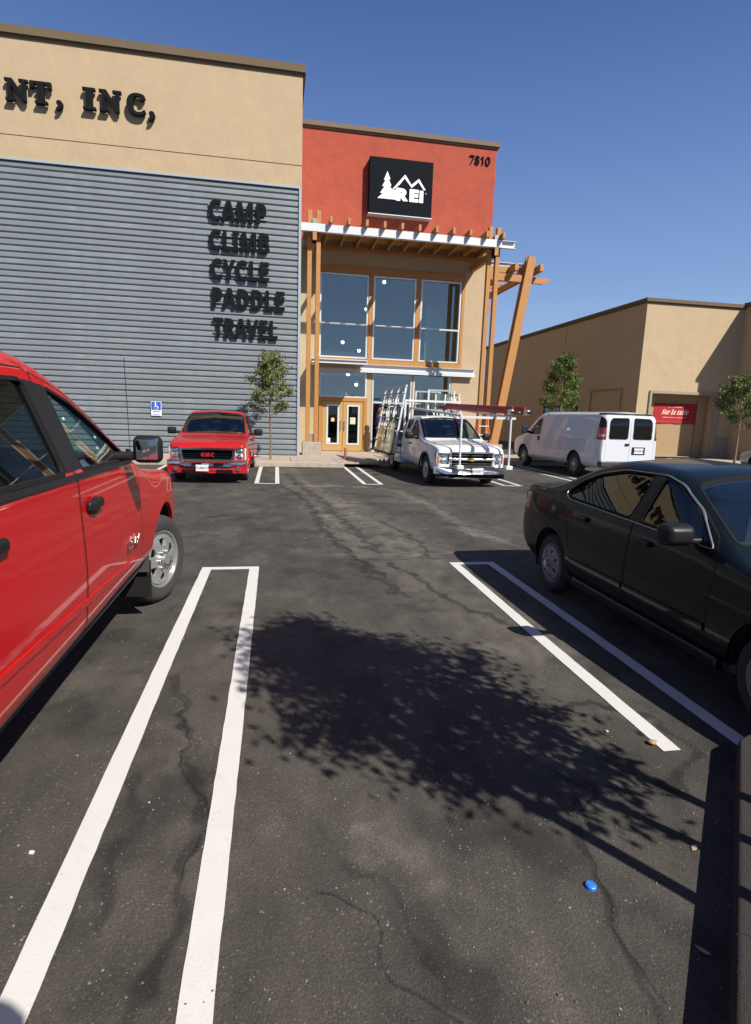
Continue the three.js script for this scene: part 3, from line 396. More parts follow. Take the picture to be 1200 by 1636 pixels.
// ---------------------------------------------------------------- the neighbouring building on the right
{
  const b = thing('neighbour_building', 'low tan stucco building with a recessed doorway beyond the white van', 'building');
  const z0 = -24, xL = 16.3, H = 6.98, dx0 = 17.0, dx1 = 20.3, dy = 3.05, zr = -24.5;
  part(b, 'front_wall', merge(bx(xL, dx0, 0.05, H, z0 - 0.35, z0), bx(dx0, dx1, dy, H, z0 - 0.35, z0), bx(dx1, 30, 0.05, H, z0 - 0.35, z0)), TAN);
  part(b, 'side_wall', merge(bx(xL, xL + 0.35, 0.05, H, -31.2, z0 - 0.35), bx(xL, xL + 0.35, 3.0, H, -28.4, -28.399), bx(xL, xL + 0.35, 0.05, H, -44, -31.25)), TAN);
  part(b, 'roof', bx(xL + 0.35, 30, H - 0.5, H - 0.4, -44, z0 - 0.35), CAP);
  part(b, 'parapet_cap', merge(bx(xL - 0.1, 30, H + 0.05, H + 0.2, -44, z0 + 0.1), bx(xL - 0.05, 30, H, H + 0.05, -44, z0 + 0.05)), CAP);
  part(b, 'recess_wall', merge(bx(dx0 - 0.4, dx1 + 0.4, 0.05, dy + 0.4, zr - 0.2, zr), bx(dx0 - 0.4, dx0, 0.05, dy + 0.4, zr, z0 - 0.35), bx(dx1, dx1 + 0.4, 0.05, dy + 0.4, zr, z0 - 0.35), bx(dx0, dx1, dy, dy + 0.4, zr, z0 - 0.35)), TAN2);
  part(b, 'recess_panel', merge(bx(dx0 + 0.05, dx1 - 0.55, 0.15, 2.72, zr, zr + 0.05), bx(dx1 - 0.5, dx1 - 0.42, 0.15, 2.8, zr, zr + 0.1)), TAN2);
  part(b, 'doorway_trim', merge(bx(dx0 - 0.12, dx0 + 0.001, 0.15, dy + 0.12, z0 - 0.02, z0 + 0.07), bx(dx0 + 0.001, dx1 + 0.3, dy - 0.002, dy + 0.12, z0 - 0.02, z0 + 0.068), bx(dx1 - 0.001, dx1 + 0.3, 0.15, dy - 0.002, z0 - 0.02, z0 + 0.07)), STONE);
  for (let k = 0; k < 1; k++) part(b, 'base_stone', rbx(dx1 + 0.32, 21.29, 0.13, 1.12, z0 - 0.02, z0 + 0.06, 0.01), STONE);
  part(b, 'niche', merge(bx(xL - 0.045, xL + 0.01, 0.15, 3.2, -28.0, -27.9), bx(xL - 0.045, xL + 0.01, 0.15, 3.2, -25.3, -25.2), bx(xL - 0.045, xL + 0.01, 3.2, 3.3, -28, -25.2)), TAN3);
  const sw = part(b, 'side_window', merge(bx(xL - 0.05, xL + 0.02, 1.0, 2.4, -33.2, -33.1), bx(xL - 0.05, xL + 0.02, 1.0, 2.4, -29.3, -29.2), bx(xL - 0.05, xL + 0.02, 2.4, 2.5, -33.2, -29.2)), BLACK);
  for (let k = 0; k < 4; k++) part(sw, 'pane', bx(xL - 0.03, xL - 0.02, 1.0, 2.4, -33.1 + k * 0.95, -32.2 + k * 0.95), DOORGLASS);
  // the taller wing that stands forward on the right
  part(b, 'wing_wall', bx(21.3, 30, 0.05, 7.05, -23.999, -21.1), TAN); part(b, 'wing_cap', merge(bx(21.2, 30, 7.1, 7.26, -23.999, -21.0), bx(21.25, 30, 7.05, 7.1, -23.999, -21.05)), CAP);
  part(b, 'threshold', bx(dx0, dx1, 0.14, 0.165, zr, z0), STONE);
}
{ // banner in the doorway: flat print
  const c = document.createElement('canvas'); c.width = 512; c.height = 256; const g = c.getContext('2d');
  g.fillStyle = 'rgb(150,14,20)'; g.fillRect(0, 0, 512, 256); g.fillStyle = 'rgb(225,205,200)'; g.textAlign = 'center';
  g.font = 'italic bold 84px serif'; g.save(); g.translate(256, 140); g.transform(1, 0, -0.18, 1, 0, 0); g.fillText('Sur la table', 0, 0, 330); g.restore();
  g.font = '26px serif'; g.fillText('fine cookware', 256, 54, 220); g.font = '20px sans-serif'; g.fillText('COMING SOON TO THIS CENTER', 256, 186, 290); g.fillStyle = 'rgb(170,70,70)'; g.fillRect(40, 226, 432, 6);
  const t = new THREE.CanvasTexture(c); t.colorSpace = THREE.SRGBColorSpace;
  const b = thing('store_banner', 'red banner with white script lettering hung in the doorway', 'banner'); b.position.set(18.62, 2.17, -24.43);
  const f = new THREE.PlaneGeometry(2.2, 0.95, 12, 4); const p = f.attributes.position; for (let i = 0; i < p.count; i++) p.setZ(i, 0.012 * Math.sin(p.getX(i) * 7) + 0.01); f.computeVertexNormals();
  part(b, 'sheet', f, new THREE.MeshStandardMaterial({ map: t, roughness: 0.7, side: THREE.DoubleSide })); part(b, 'backing', bx(-1.1, 1.1, -0.475, 0.475, -0.03, -0.012), M(lin(0.25, 0.02, 0.02)));
}
// ---------------------------------------------------------------- vehicle kit
// A body is a loft of half sections along x (0 = nose); panels, doors, lamps and panes are cut out of its shell, so all follow its curves. +z is the vehicle's left.
const csg = new Evaluator(); csg.attributes = ['position', 'normal']; csg.useGroups = false;
const NOMAT = new THREE.MeshStandardMaterial();
function brush(g) { const h = g.clone(); for (const k of Object.keys(h.attributes)) if (k !== 'position' && k !== 'normal') h.deleteAttribute(k); h.clearGroups(); const b = new Brush(h, NOMAT); b.updateMatrixWorld(); return b; }
const cut = (a, b) => csg.evaluate(a, b, SUBTRACTION), meet = (a, b) => csg.evaluate(a, b, INTERSECTION);
const geoOf = (b) => { const g = b.geometry.clone(); return g; };
function pchip(pts) {   // monotone curve through [x, y] points
  const n = pts.length, h = [], d = [], m = new Array(n).fill(0);
  for (let i = 0; i + 1 < n; i++) { h[i] = pts[i + 1][0] - pts[i][0]; d[i] = (pts[i + 1][1] - pts[i][1]) / h[i]; }
  m[0] = d[0] ?? 0; m[n - 1] = d[n - 2] ?? 0;
  for (let i = 1; i + 1 < n; i++) { if (d[i - 1] * d[i] <= 0) m[i] = 0; else { const w1 = 2 * h[i] + h[i - 1], w2 = h[i] + 2 * h[i - 1]; m[i] = (w1 + w2) / (w1 / d[i - 1] + w2 / d[i]); } }
  return (x) => { if (x <= pts[0][0]) return pts[0][1]; if (x >= pts[n - 1][0]) return pts[n - 1][1]; let i = 0; while (x > pts[i + 1][0]) i++; const t = (x - pts[i][0]) / h[i], t2 = t * t, t3 = t2 * t; return (2 * t3 - 3 * t2 + 1) * pts[i][1] + (t3 - 2 * t2 + t) * h[i] * m[i] + (-2 * t3 + 3 * t2) * pts[i + 1][1] + (t3 - t2) * h[i] * m[i + 1]; };
}
function halfSection(S, x, off) {   // rounded polyline from the bottom middle to the top middle, moved inward by off
  const f = S.fn, yb = f.bottom(x), yT = f.top(x), w = f.width(x), yB = Math.min(f.belt(x), yT - 0.03), h = yT - yB, crown = f.crown ? f.crown(x) : 0.03;
  const tum = f.tumble(x), wB = w * f.shoulder(x), yS = yb + 0.10, yM = f.mid ? f.mid(x) : lerp(yS, yB, 0.45);
  const K = [[0, yb], [w * 0.86, yb, 0.05], [w * 0.975, Math.min(yS, yM - 0.05), 0.10], [w, yM, 0.22], [wB, yB, S.beltR ?? 0.05], [Math.max(0.05, wB - tum * h), yT - Math.min(crown, h * 0.6), S.edgeR ?? 0.11], [0, yT]];
  const n = S.n ?? 4, out = [[0, yb]];
  for (let i = 1; i < K.length - 1; i++) {
    const p = K[i], a = K[i - 1], b = K[i + 1], la = Math.hypot(a[0] - p[0], a[1] - p[1]), lb = Math.hypot(b[0] - p[0], b[1] - p[1]), k = Math.min(p[2], la * 0.49, lb * 0.49);
    const s = [p[0] + (a[0] - p[0]) / (la || 1) * k, p[1] + (a[1] - p[1]) / (la || 1) * k], e = [p[0] + (b[0] - p[0]) / (lb || 1) * k, p[1] + (b[1] - p[1]) / (lb || 1) * k];
    for (let j = 0; j < n; j++) { const t = j / (n - 1), u = 1 - t; out.push([u * u * s[0] + 2 * u * t * p[0] + t * t * e[0], u * u * s[1] + 2 * u * t * p[1] + t * t * e[1]]); }
  }
  out.push([0, yT]);
  if (!off) return out;
  return out.map((p, i) => { const a = out[Math.max(0, i - 1)], b = out[Math.min(out.length - 1, i + 1)]; let tx = b[0] - a[0], ty = b[1] - a[1]; const L = Math.hypot(tx, ty) || 1; const nx = ty / L, ny = -tx / L; /* outward for a path going up the right side */ return [Math.max(0, p[0] - nx * off) * (i === 0 || i === out.length - 1 ? 0 : 1), p[1] - ny * off]; });
}
function loft(S, off) {
  const st = S.stations, ring = [], P = [], I = [];
  const xs = st.map((x) => clamp(x, st[0] + off, st[st.length - 1] - off)), use = xs.filter((x, i) => i === 0 || x > xs[i - 1] + 1e-6);
  for (const x of use) { const h = halfSection(S, x, off), r = [...h, ...h.slice(1, -1).reverse().map(([z, y]) => [-z, y])]; ring.push(r.length); for (const [z, y] of r) P.push(x, y, z); }
  const R = ring[0], N = use.length;
  for (let i = 0; i + 1 < N; i++) for (let j = 0; j < R; j++) { const a = i * R + j, b = i * R + (j + 1) % R, c = a + R, d = b + R; I.push(a, b, c, b, d, c); }
  for (const [i, flip] of [[0, false], [N - 1, true]]) { // end caps as a strip between left and right halves
    const H = (R + 2) / 2, at = (k) => i * R + k; for (let k = 0; k + 1 < H; k++) { const a = at(k), b = at(k + 1), c = at((R - k) % R), d = at(R - k - 1); const q = k === 0 ? [[a, d, b]] : k + 2 === H ? [[a, c, b]] : [[a, c, d], [a, d, b]]; for (const t of q) I.push(...(flip ? [t[0], t[2], t[1]] : t)); }
  }
  const g = new THREE.BufferGeometry(); g.setAttribute('position', new THREE.Float32BufferAttribute(P, 3)); g.setIndex(I);
  g.computeVertexNormals();
  // make sure faces point outwards
  let vol = 0; const v = (k) => new THREE.Vector3(P[3 * k], P[3 * k + 1], P[3 * k + 2]); for (let k = 0; k < I.length; k += 3) vol += v(I[k]).dot(v(I[k + 1]).cross(v(I[k + 2])));
  if (vol < 0) { for (let k = 0; k < I.length; k += 3) { const t = I[k + 1]; I[k + 1] = I[k + 2]; I[k + 2] = t; } g.setIndex(I); g.computeVertexNormals(); }
  return g;
}
function shell(S, o1, o2) {   // solid between two offsets
  const a = loft(S, o1), b = loft(S, o2), ia = Array.from(a.index.array), ib = Array.from(b.index.array), na = a.attributes.position.count, P = [...a.attributes.position.array, ...b.attributes.position.array], N = [...a.attributes.normal.array, ...Array.from(b.attributes.normal.array, (x) => -x)];
  for (let k = 0; k < ib.length; k += 3) ia.push(na + ib[k], na + ib[k + 2], na + ib[k + 1]);
  const g = new THREE.BufferGeometry(); g.setAttribute('position', new THREE.Float32BufferAttribute(P, 3)); g.setAttribute('normal', new THREE.Float32BufferAttribute(N, 3)); g.setIndex(ia); return g;
}
const remap = (g, f) => { const p = g.attributes.position; for (let i = 0; i < p.count; i++) p.setXYZ(i, ...f(p.getX(i), p.getY(i), p.getZ(i))); g.computeVertexNormals(); return g; };
const sideP = (poly, z0, z1, holes) => { const g = extr(poly, z1 - z0, { holes }); g.translate(0, 0, z0); return g; };                               // poly [x, y]
const topP = (poly, y0, y1, holes) => remap(extr(poly.map(([x, z]) => [z, x]), y1 - y0, { holes: holes?.map((h) => h.map(([x, z]) => [z, x])) }), (a, b, d) => [b, y0 + d, a]);     // poly [x, z]
const frontP = (poly, x0, x1, holes) => remap(extr(poly.map(([z, y]) => [y, z]), x1 - x0, { holes: holes?.map((h) => h.map(([z, y]) => [y, z])) }), (a, b, d) => [x0 + d, a, b]);   // poly [z, y]
function grow(poly, d) {
  let A = 0; const n = poly.length; for (let i = 0; i < n; i++) { const a = poly[i], b = poly[(i + 1) % n]; A += a[0] * b[1] - b[0] * a[1]; } const s = A > 0 ? 1 : -1;
  return poly.map((p, i) => { const a = poly[(i + n - 1) % n], b = poly[(i + 1) % n]; let n1 = [p[1] - a[1], a[0] - p[0]], n2 = [b[1] - p[1], p[0] - b[0]]; const l1 = Math.hypot(...n1) || 1, l2 = Math.hypot(...n2) || 1; n1 = n1.map((q) => q / l1); n2 = n2.map((q) => q / l2); let m = [n1[0] + n2[0], n1[1] + n2[1]]; const k = 1 + n1[0] * n2[0] + n1[1] * n2[1]; m = m.map((q) => q / Math.max(0.4, k)); return [p[0] + s * d * m[0], p[1] + s * d * m[1]]; });
}
const mirrorZ = (poly) => poly.map(([z, y]) => [-z, y]).reverse(), mirrorZ2 = (poly) => poly.map(([x, z]) => [x, -z]).reverse();
// ---- vehicle materials
const carPaint = (r, g, b, o = {}) => new THREE.MeshPhysicalMaterial({ color: lin(r, g, b), roughness: 0.38, metalness: o.metal ?? 0, clearcoat: o.coat ?? 1, clearcoatRoughness: o.cr ?? 0.03, specularIntensity: 0.3 });
const RUBBER = new THREE.MeshPhysicalMaterial({ color: lin(0.009, 0.009, 0.009), roughness: 0.8, specularIntensity: 0.4 }), TYRE = new THREE.MeshStandardMaterial({ color: lin(0.030, 0.029, 0.028), roughness: 0.9, bumpMap: rep(stuccoBump, 6), bumpScale: 0.001 });
const PLASTIC = new THREE.MeshPhysicalMaterial({ color: lin(0.010, 0.010, 0.0105), roughness: 0.45, specularIntensity: 0.6 }), CHROME = new THREE.MeshStandardMaterial({ color: lin(0.72, 0.72, 0.73), roughness: 0.12, metalness: 1 }), RIM = new THREE.MeshStandardMaterial({ color: lin(0.50, 0.50, 0.49), roughness: 0.32, metalness: 0.75 }), DARKMETAL = new THREE.MeshStandardMaterial({ color: lin(0.05, 0.05, 0.05), roughness: 0.6, metalness: 0.4 });
const CARGLASS = new THREE.MeshPhysicalMaterial({ color: lin(0.82, 0.90, 0.87), roughness: 0.01, transmission: 1, thickness: 0, ior: 1.55 }), TINT = new THREE.MeshPhysicalMaterial({ color: lin(0.30, 0.33, 0.33), roughness: 0.01, transmission: 1, thickness: 0, ior: 1.55 }), LENS = new THREE.MeshPhysicalMaterial({ color: lin(0.93, 0.95, 0.96), roughness: 0.03, transmission: 1, thickness: 0, ior: 1.5 });
const AMBER = new THREE.MeshPhysicalMaterial({ color: lin(0.55, 0.14, 0.01), roughness: 0.2, clearcoat: 1 }), REDLENS = new THREE.MeshPhysicalMaterial({ color: lin(0.34, 0.008, 0.010), roughness: 0.18, clearcoat: 1 }), SEATGREY = new THREE.MeshStandardMaterial({ color: lin(0.16, 0.15, 0.14), roughness: 0.95 }), SEATTAN = new THREE.MeshStandardMaterial({ color: lin(0.30, 0.27, 0.23), roughness: 0.95 }), INTERIOR = new THREE.MeshStandardMaterial({ color: lin(0.035, 0.034, 0.033), roughness: 0.9 }), PLATE = new THREE.MeshStandardMaterial({ color: lin(0.62, 0.63, 0.66), roughness: 0.5 }), PLATEINK = new THREE.MeshStandardMaterial({ color: lin(0.03, 0.04, 0.13), roughness: 0.6 });
const LAMPBOWL = new THREE.MeshStandardMaterial({ color: lin(0.80, 0.81, 0.82), roughness: 0.45, metalness: 0.1 });
const MIRROR = new THREE.MeshStandardMaterial({ color: lin(0.85, 0.87, 0.88), roughness: 0.01, metalness: 1 });

function wheelGroup(R, W, rimR, style, parent, x, z, side) {   // side +1: outer face to +z
  const w = new THREE.Group(); w.name = 'wheel'; parent.add(w); w.position.set(x, R, z); if (side < 0) w.rotation.y = Math.PI;
  const h = W / 2, T = [[rimR - 0.005, -h * 0.82], [rimR + 0.02, -h * 0.93], [lerp(rimR, R, 0.5), -h], [R - 0.035, -h * 0.92], [R - 0.008, -h * 0.74], [R, -h * 0.5], [R, -h * 0.16], [R - 0.009, -h * 0.14], [R - 0.009, -h * 0.10], [R, -h * 0.08], [R, h * 0.08], [R - 0.009, h * 0.10], [R - 0.009, h * 0.14], [R, h * 0.16], [R, h * 0.5], [R - 0.008, h * 0.74], [R - 0.035, h * 0.92], [lerp(rimR, R, 0.62), h * 1.0], [lerp(rimR, R, 0.45), h * 0.985], [rimR + 0.02, h * 0.93], [rimR - 0.005, h * 0.82]].map(([a, b]) => new THREE.Vector2(a, b));
  const tg = new THREE.LatheGeometry(T, 56); tg.rotateX(Math.PI / 2); part(w, 'tyre', toCreasedNormals(tg, 0.7), TYRE);
  const lip = new THREE.LatheGeometry([[rimR * 0.88, -h * 0.8], [rimR * 0.86, h * 0.45], [rimR * 0.90, h * 0.66], [rimR * 0.955, h * 0.74], [rimR * 0.97, h * 0.88], [rimR + 0.006, h * 0.90], [rimR + 0.004, h * 0.80], [rimR - 0.01, -h * 0.8]].map(([a, b]) => new THREE.Vector2(a, b)), 48); lip.rotateX(Math.PI / 2);
  const n = style.n, holes = []; for (let k = 0; k < n; k++) { const a0 = (k + 0.5) / n * Math.PI * 2 + (style.turn || 0), s = style.span / n * Math.PI; const p = []; for (const [r, a] of [[style.r0, -s * 0.62], [style.r1, -s], [style.r1 + 0.02, 0], [style.r1, s], [style.r0, s * 0.62]]) p.push([Math.cos(a0 + a) * r * rimR, Math.sin(a0 + a) * r * rimR]); holes.push(roundPoly(p, 0.02, 2)); }
  const cs = new THREE.Shape(); cs.absarc(0, 0, rimR * 0.89, 0, Math.PI * 2); for (const hl of holes) cs.holes.push(new THREE.Path(hl.map((q) => new THREE.Vector2(...q))));
  const disc = new THREE.ExtrudeGeometry(cs, { depth: 0.012, bevelEnabled: true, bevelThickness: 0.006, bevelSize: 0.005, bevelSegments: 2, curveSegments: 40 });
  { const p = disc.attributes.position; for (let i = 0; i < p.count; i++) { const r = Math.hypot(p.getX(i), p.getY(i)) / rimR; p.setZ(i, p.getZ(i) + h * (style.dish ?? 0.45) + (style.bulge ?? 0.02) * (1 - r * r)); } disc.computeVertexNormals(); }
  const hub = new THREE.CylinderGeometry(rimR * 0.17, rimR * 0.20, 0.05, 24); hub.rotateX(Math.PI / 2); hub.translate(0, 0, h * (style.dish ?? 0.45) + 0.025 + (style.bulge ?? 0.02));
  const r = part(w, 'rim', merge(toCreasedNormals(lip, 0.6), toCreasedNormals(disc, 0.5)), style.mat ?? RIM); part(w, 'hub_cap', hub, style.hubMat ?? RIM);
  const back = new THREE.CylinderGeometry(rimR * 0.80, rimR * 0.80, 0.02, 24); back.rotateX(Math.PI / 2); back.translate(0, 0, -h * 0.1); part(w, 'brake_disc', back, DARKMETAL);
  const lugs = []; for (let k = 0; k < (style.lugs ?? 0); k++) { const a = k / style.lugs * Math.PI * 2, l = new THREE.CylinderGeometry(0.011, 0.011, 0.03, 6); l.rotateX(Math.PI / 2); l.translate(Math.cos(a) * rimR * 0.31, Math.sin(a) * rimR * 0.31, h * (style.dish ?? 0.45) + 0.028 + (style.bulge ?? 0.02) * 0.9); lugs.push(l); }
  for (const l of lugs) part(w, 'lug_nut', l, CHROME);
  return w;
}
function seat(parent, x, z, mat, head = true, y = 0.55) {
  const g = new THREE.Group(); g.name = 'seat'; parent.add(g); g.position.set(x, y, z);
  part(g, 'cushion', rbx(-0.26, 0.24, 0, 0.16, -0.25, 0.25, 0.06, 3), mat);
  const b = rbx(-0.07, 0.07, 0, 0.6, -0.25, 0.25, 0.06, 3); b.rotateZ(-0.26); b.translate(0.26, 0.12, 0); part(g, 'backrest', b, mat);
  if (head) { const r = rbx(-0.05, 0.05, 0, 0.17, -0.13, 0.13, 0.045, 3); r.rotateZ(-0.2); r.translate(0.42, 0.76, 0); part(g, 'headrest', r, mat); }
}
function mirrorPart(parent, x, y, z, side, w, h, mat) {   // door mirror, arm towards the body; glass faces rearwards (+x)
  const m = new THREE.Group(); m.name = 'door_mirror'; parent.add(m); m.position.set(x, y, z);
  const sh = rbx(-0.09, 0.05, -h / 2, h / 2, -w / 2, w / 2, 0.045, 4); { const p = sh.attributes.position; for (let i = 0; i < p.count; i++) if (p.getX(i) < 0) { p.setY(i, p.getY(i) * (1 + p.getX(i) * 2.2)); p.setZ(i, p.getZ(i) * (1 + p.getX(i) * 2.2)); } sh.computeVertexNormals(); }
  part(m, 'housing', toCreasedNormals(sh, 0.8), mat); part(m, 'mirror_glass', rbx(0.045, 0.054, -h / 2 + 0.025, h / 2 - 0.025, -w / 2 + 0.025, w / 2 - 0.025, 0.004), MIRROR);
  part(m, 'arm', rbx(-0.05, 0.02, -h * 0.42, -h * 0.12, side > 0 ? -w / 2 - 0.16 : w / 2 - 0.02, side > 0 ? -w / 2 + 0.02 : w / 2 + 0.16, 0.02, 2), PLASTIC);
}
function licensePlate(parent, x, y, z, facing, text) { // facing -1: towards the nose
  const g = new THREE.Group(); g.name = 'licence_plate'; parent.add(g); g.position.set(x, y, z); g.rotation.y = facing < 0 ? -Math.PI / 2 : Math.PI / 2;
  part(g, 'plate', rbx(-0.155, 0.155, -0.08, 0.08, -0.004, 0.004, 0.003), PLATE);
  const t = new TextGeometry(text, { font: fonts.sans_bold, size: 0.06, depth: 0.001, curveSegments: 2 }); t.computeBoundingBox(); const b = t.boundingBox; t.translate(-(b.max.x + b.min.x) / 2, -0.03, 0.0045); part(g, 'characters', t, PLATEINK);
}
// builds the vehicle from its description; returns { root, add }
function buildVehicle(root, S) {
  const step = S.step ?? 0.085, st = new Set(); for (let x = 0; x <= S.L + 1e-6; x += step) st.add(+Math.min(x, S.L).toFixed(4)); for (const e of [0.008, 0.02, 0.04, 0.065, 0.11, ...(S.extra || [])]) { st.add(e); if (e < 0.2) st.add(+(S.L - e).toFixed(4)); } st.add(S.L);
  S.stations = [...st].filter((x) => x >= 0 && x <= S.L).sort((a, b) => a - b);
  const base = brush(shell(S, 0, 0.028)), thin = brush(shell(S, 0.010, 0.016)), trimShell = brush(shell(S, -0.004, 0.02));
  let liner = brush(shell(S, 0.0295, 0.035)); const sealShell = brush(shell(S, -0.0006, 0.012)); let body = base; const Z = [[0.15, 1.6, 1], [-1.6, -0.15, -1]];
  const sides = S.oneSide ? [Z[1]] : Z;
  // wheel openings
  for (const ax of S.axles) { const c = new THREE.CylinderGeometry(S.archR, S.archR, 4, 40); c.rotateX(Math.PI / 2); c.translate(ax, S.archY ?? S.R + 0.02, 0); body = cut(body, brush(c)); liner = cut(liner, brush(c)); }
  const doors = [];
  for (const D of S.doors || []) for (const [z0, z1, s] of Z) {
    const pr = roundPoly(D.poly, D.r ?? 0.05, 3), dg = meet(base, brush(sideP(grow(pr, -0.006), z0, z1))); body = cut(body, brush(sideP(grow(pr, 0.002), z0, z1))); doors.push({ D, s, g: dg, name: D.name ?? 'door', seal: meet(sealShell, brush(sideP(grow(pr, 0.0018), z0, z1, [grow(pr, -0.0058)]))) });
  }
  const panes = [];
  for (const w of S.sideWindows || []) for (const [z0, z1, s] of Z) {
    const pr = roundPoly(w.poly, w.r ?? 0.04, 4), pb = brush(sideP(pr, z0, z1)); let hit = false; liner = cut(liner, pb);
    for (const d of doors) if (d.s === s && d.D.id === w.door) { d.g = cut(d.g, pb); hit = true; } if (!hit) body = cut(body, pb);
    const trim = w.noTrim ? null : meet(trimShell, brush(sideP(grow(pr, w.trim ?? 0.02), z0, z1, [grow(pr, -0.006)])));
    panes.push({ g: meet(thin, brush(sideP(grow(pr, 0.002), z0, z1))), trim, w, s });
  }
  for (const w of S.topWindows || []) {
    const pr = roundPoly(w.poly, w.r ?? 0.06, 4); body = cut(body, brush(topP(pr, w.y0, w.y1))); liner = cut(liner, brush(topP(pr, w.y0, w.y1)));
    panes.push({ g: meet(thin, brush(topP(grow(pr, 0.002), w.y0, w.y1))), trim: meet(trimShell, brush(topP(grow(pr, w.trim ?? 0.02), w.y0, w.y1, [grow(pr, -0.006)]))), w, s: 0 });
  }
  for (const c of S.cuts || []) { body = cut(body, brush(c)); liner = cut(liner, brush(c)); }
  const bodyMesh = part(root, 'body', geoOf(body), S.paint);
  for (const p of S.panels || []) { // a panel cut from the body: name, prism, prism grown, material
    body = cut(body, brush(p.hole)); part(root, p.name, geoOf(meet(base, brush(p.prism))), p.mat ?? S.paint);
  }
  bodyMesh.geometry = geoOf(body);
  for (const c of S.linerCuts || []) liner = cut(liner, brush(c));
  part(root, 'inner_panel', geoOf(liner), INTERIOR);
  const doorMesh = doors.map((d) => { const m = part(root, d.name, geoOf(d.g), S.paint); d.mesh = m; part(m, 'door_seal', geoOf(d.seal), RUBBER); return m; });
  for (const p of panes) { const host = doors.find((d) => d.s === p.s && d.D.id === p.w.door)?.mesh ?? root; const gl = part(host, p.w.name ?? (p.s ? 'window_pane' : 'windscreen'), geoOf(p.g), p.w.mat ?? CARGLASS); if (p.trim) part(host, 'window_seal', geoOf(p.trim), p.w.trimMat ?? RUBBER); }
  // wheel wells and floor
  for (const ax of S.axles) for (const s of [1, -1]) { const c = new THREE.CylinderGeometry(S.archR + 0.03, S.archR + 0.03, 0.42, 24, 1, true, 0, Math.PI); c.rotateZ(0); c.rotateX(Math.PI / 2); c.rotateZ(0); const q = new THREE.CylinderGeometry(S.archR + 0.03, S.archR + 0.03, 0.02, 24); q.rotateX(Math.PI / 2); const g1 = new THREE.CylinderGeometry(S.archR + 0.03, S.archR + 0.03, 0.38, 28, 1, true); g1.rotateX(Math.PI / 2); const W = S.fn.width(ax); g1.translate(ax, S.archY ?? S.R + 0.02, s * (W - 0.24)); q.translate(ax, S.archY ?? S.R + 0.02, s * (W - 0.43)); { // keep only what is above the floor
      const keep = (g) => { g = g.toNonIndexed(); const p = g.attributes.position, out = []; for (let i = 0; i < p.count; i += 3) { const my = Math.max(p.getY(i), p.getY(i + 1), p.getY(i + 2)); if (my > S.fn.bottom(ax) + 0.02) for (let k = 0; k < 3; k++) out.push(p.getX(i + k), Math.max(S.fn.bottom(ax) - 0.02, p.getY(i + k)), p.getZ(i + k)); } const r = new THREE.BufferGeometry(); r.setAttribute('position', new THREE.Float32BufferAttribute(out, 3)); r.computeVertexNormals(); return r; };
      part(root, 'wheel_well', merge(keep(g1), keep(q)), INTERIOR); } }
  // wheels
  for (const ax of S.axles) for (const s of [1, -1]) wheelGroup(S.R, S.tyreW, S.rimR, S.wheelStyle, root, ax, s * (S.fn.width(ax) - S.tyreW / 2 - (S.inset ?? 0.03)), s);
  return { doors, bodyMesh };
}
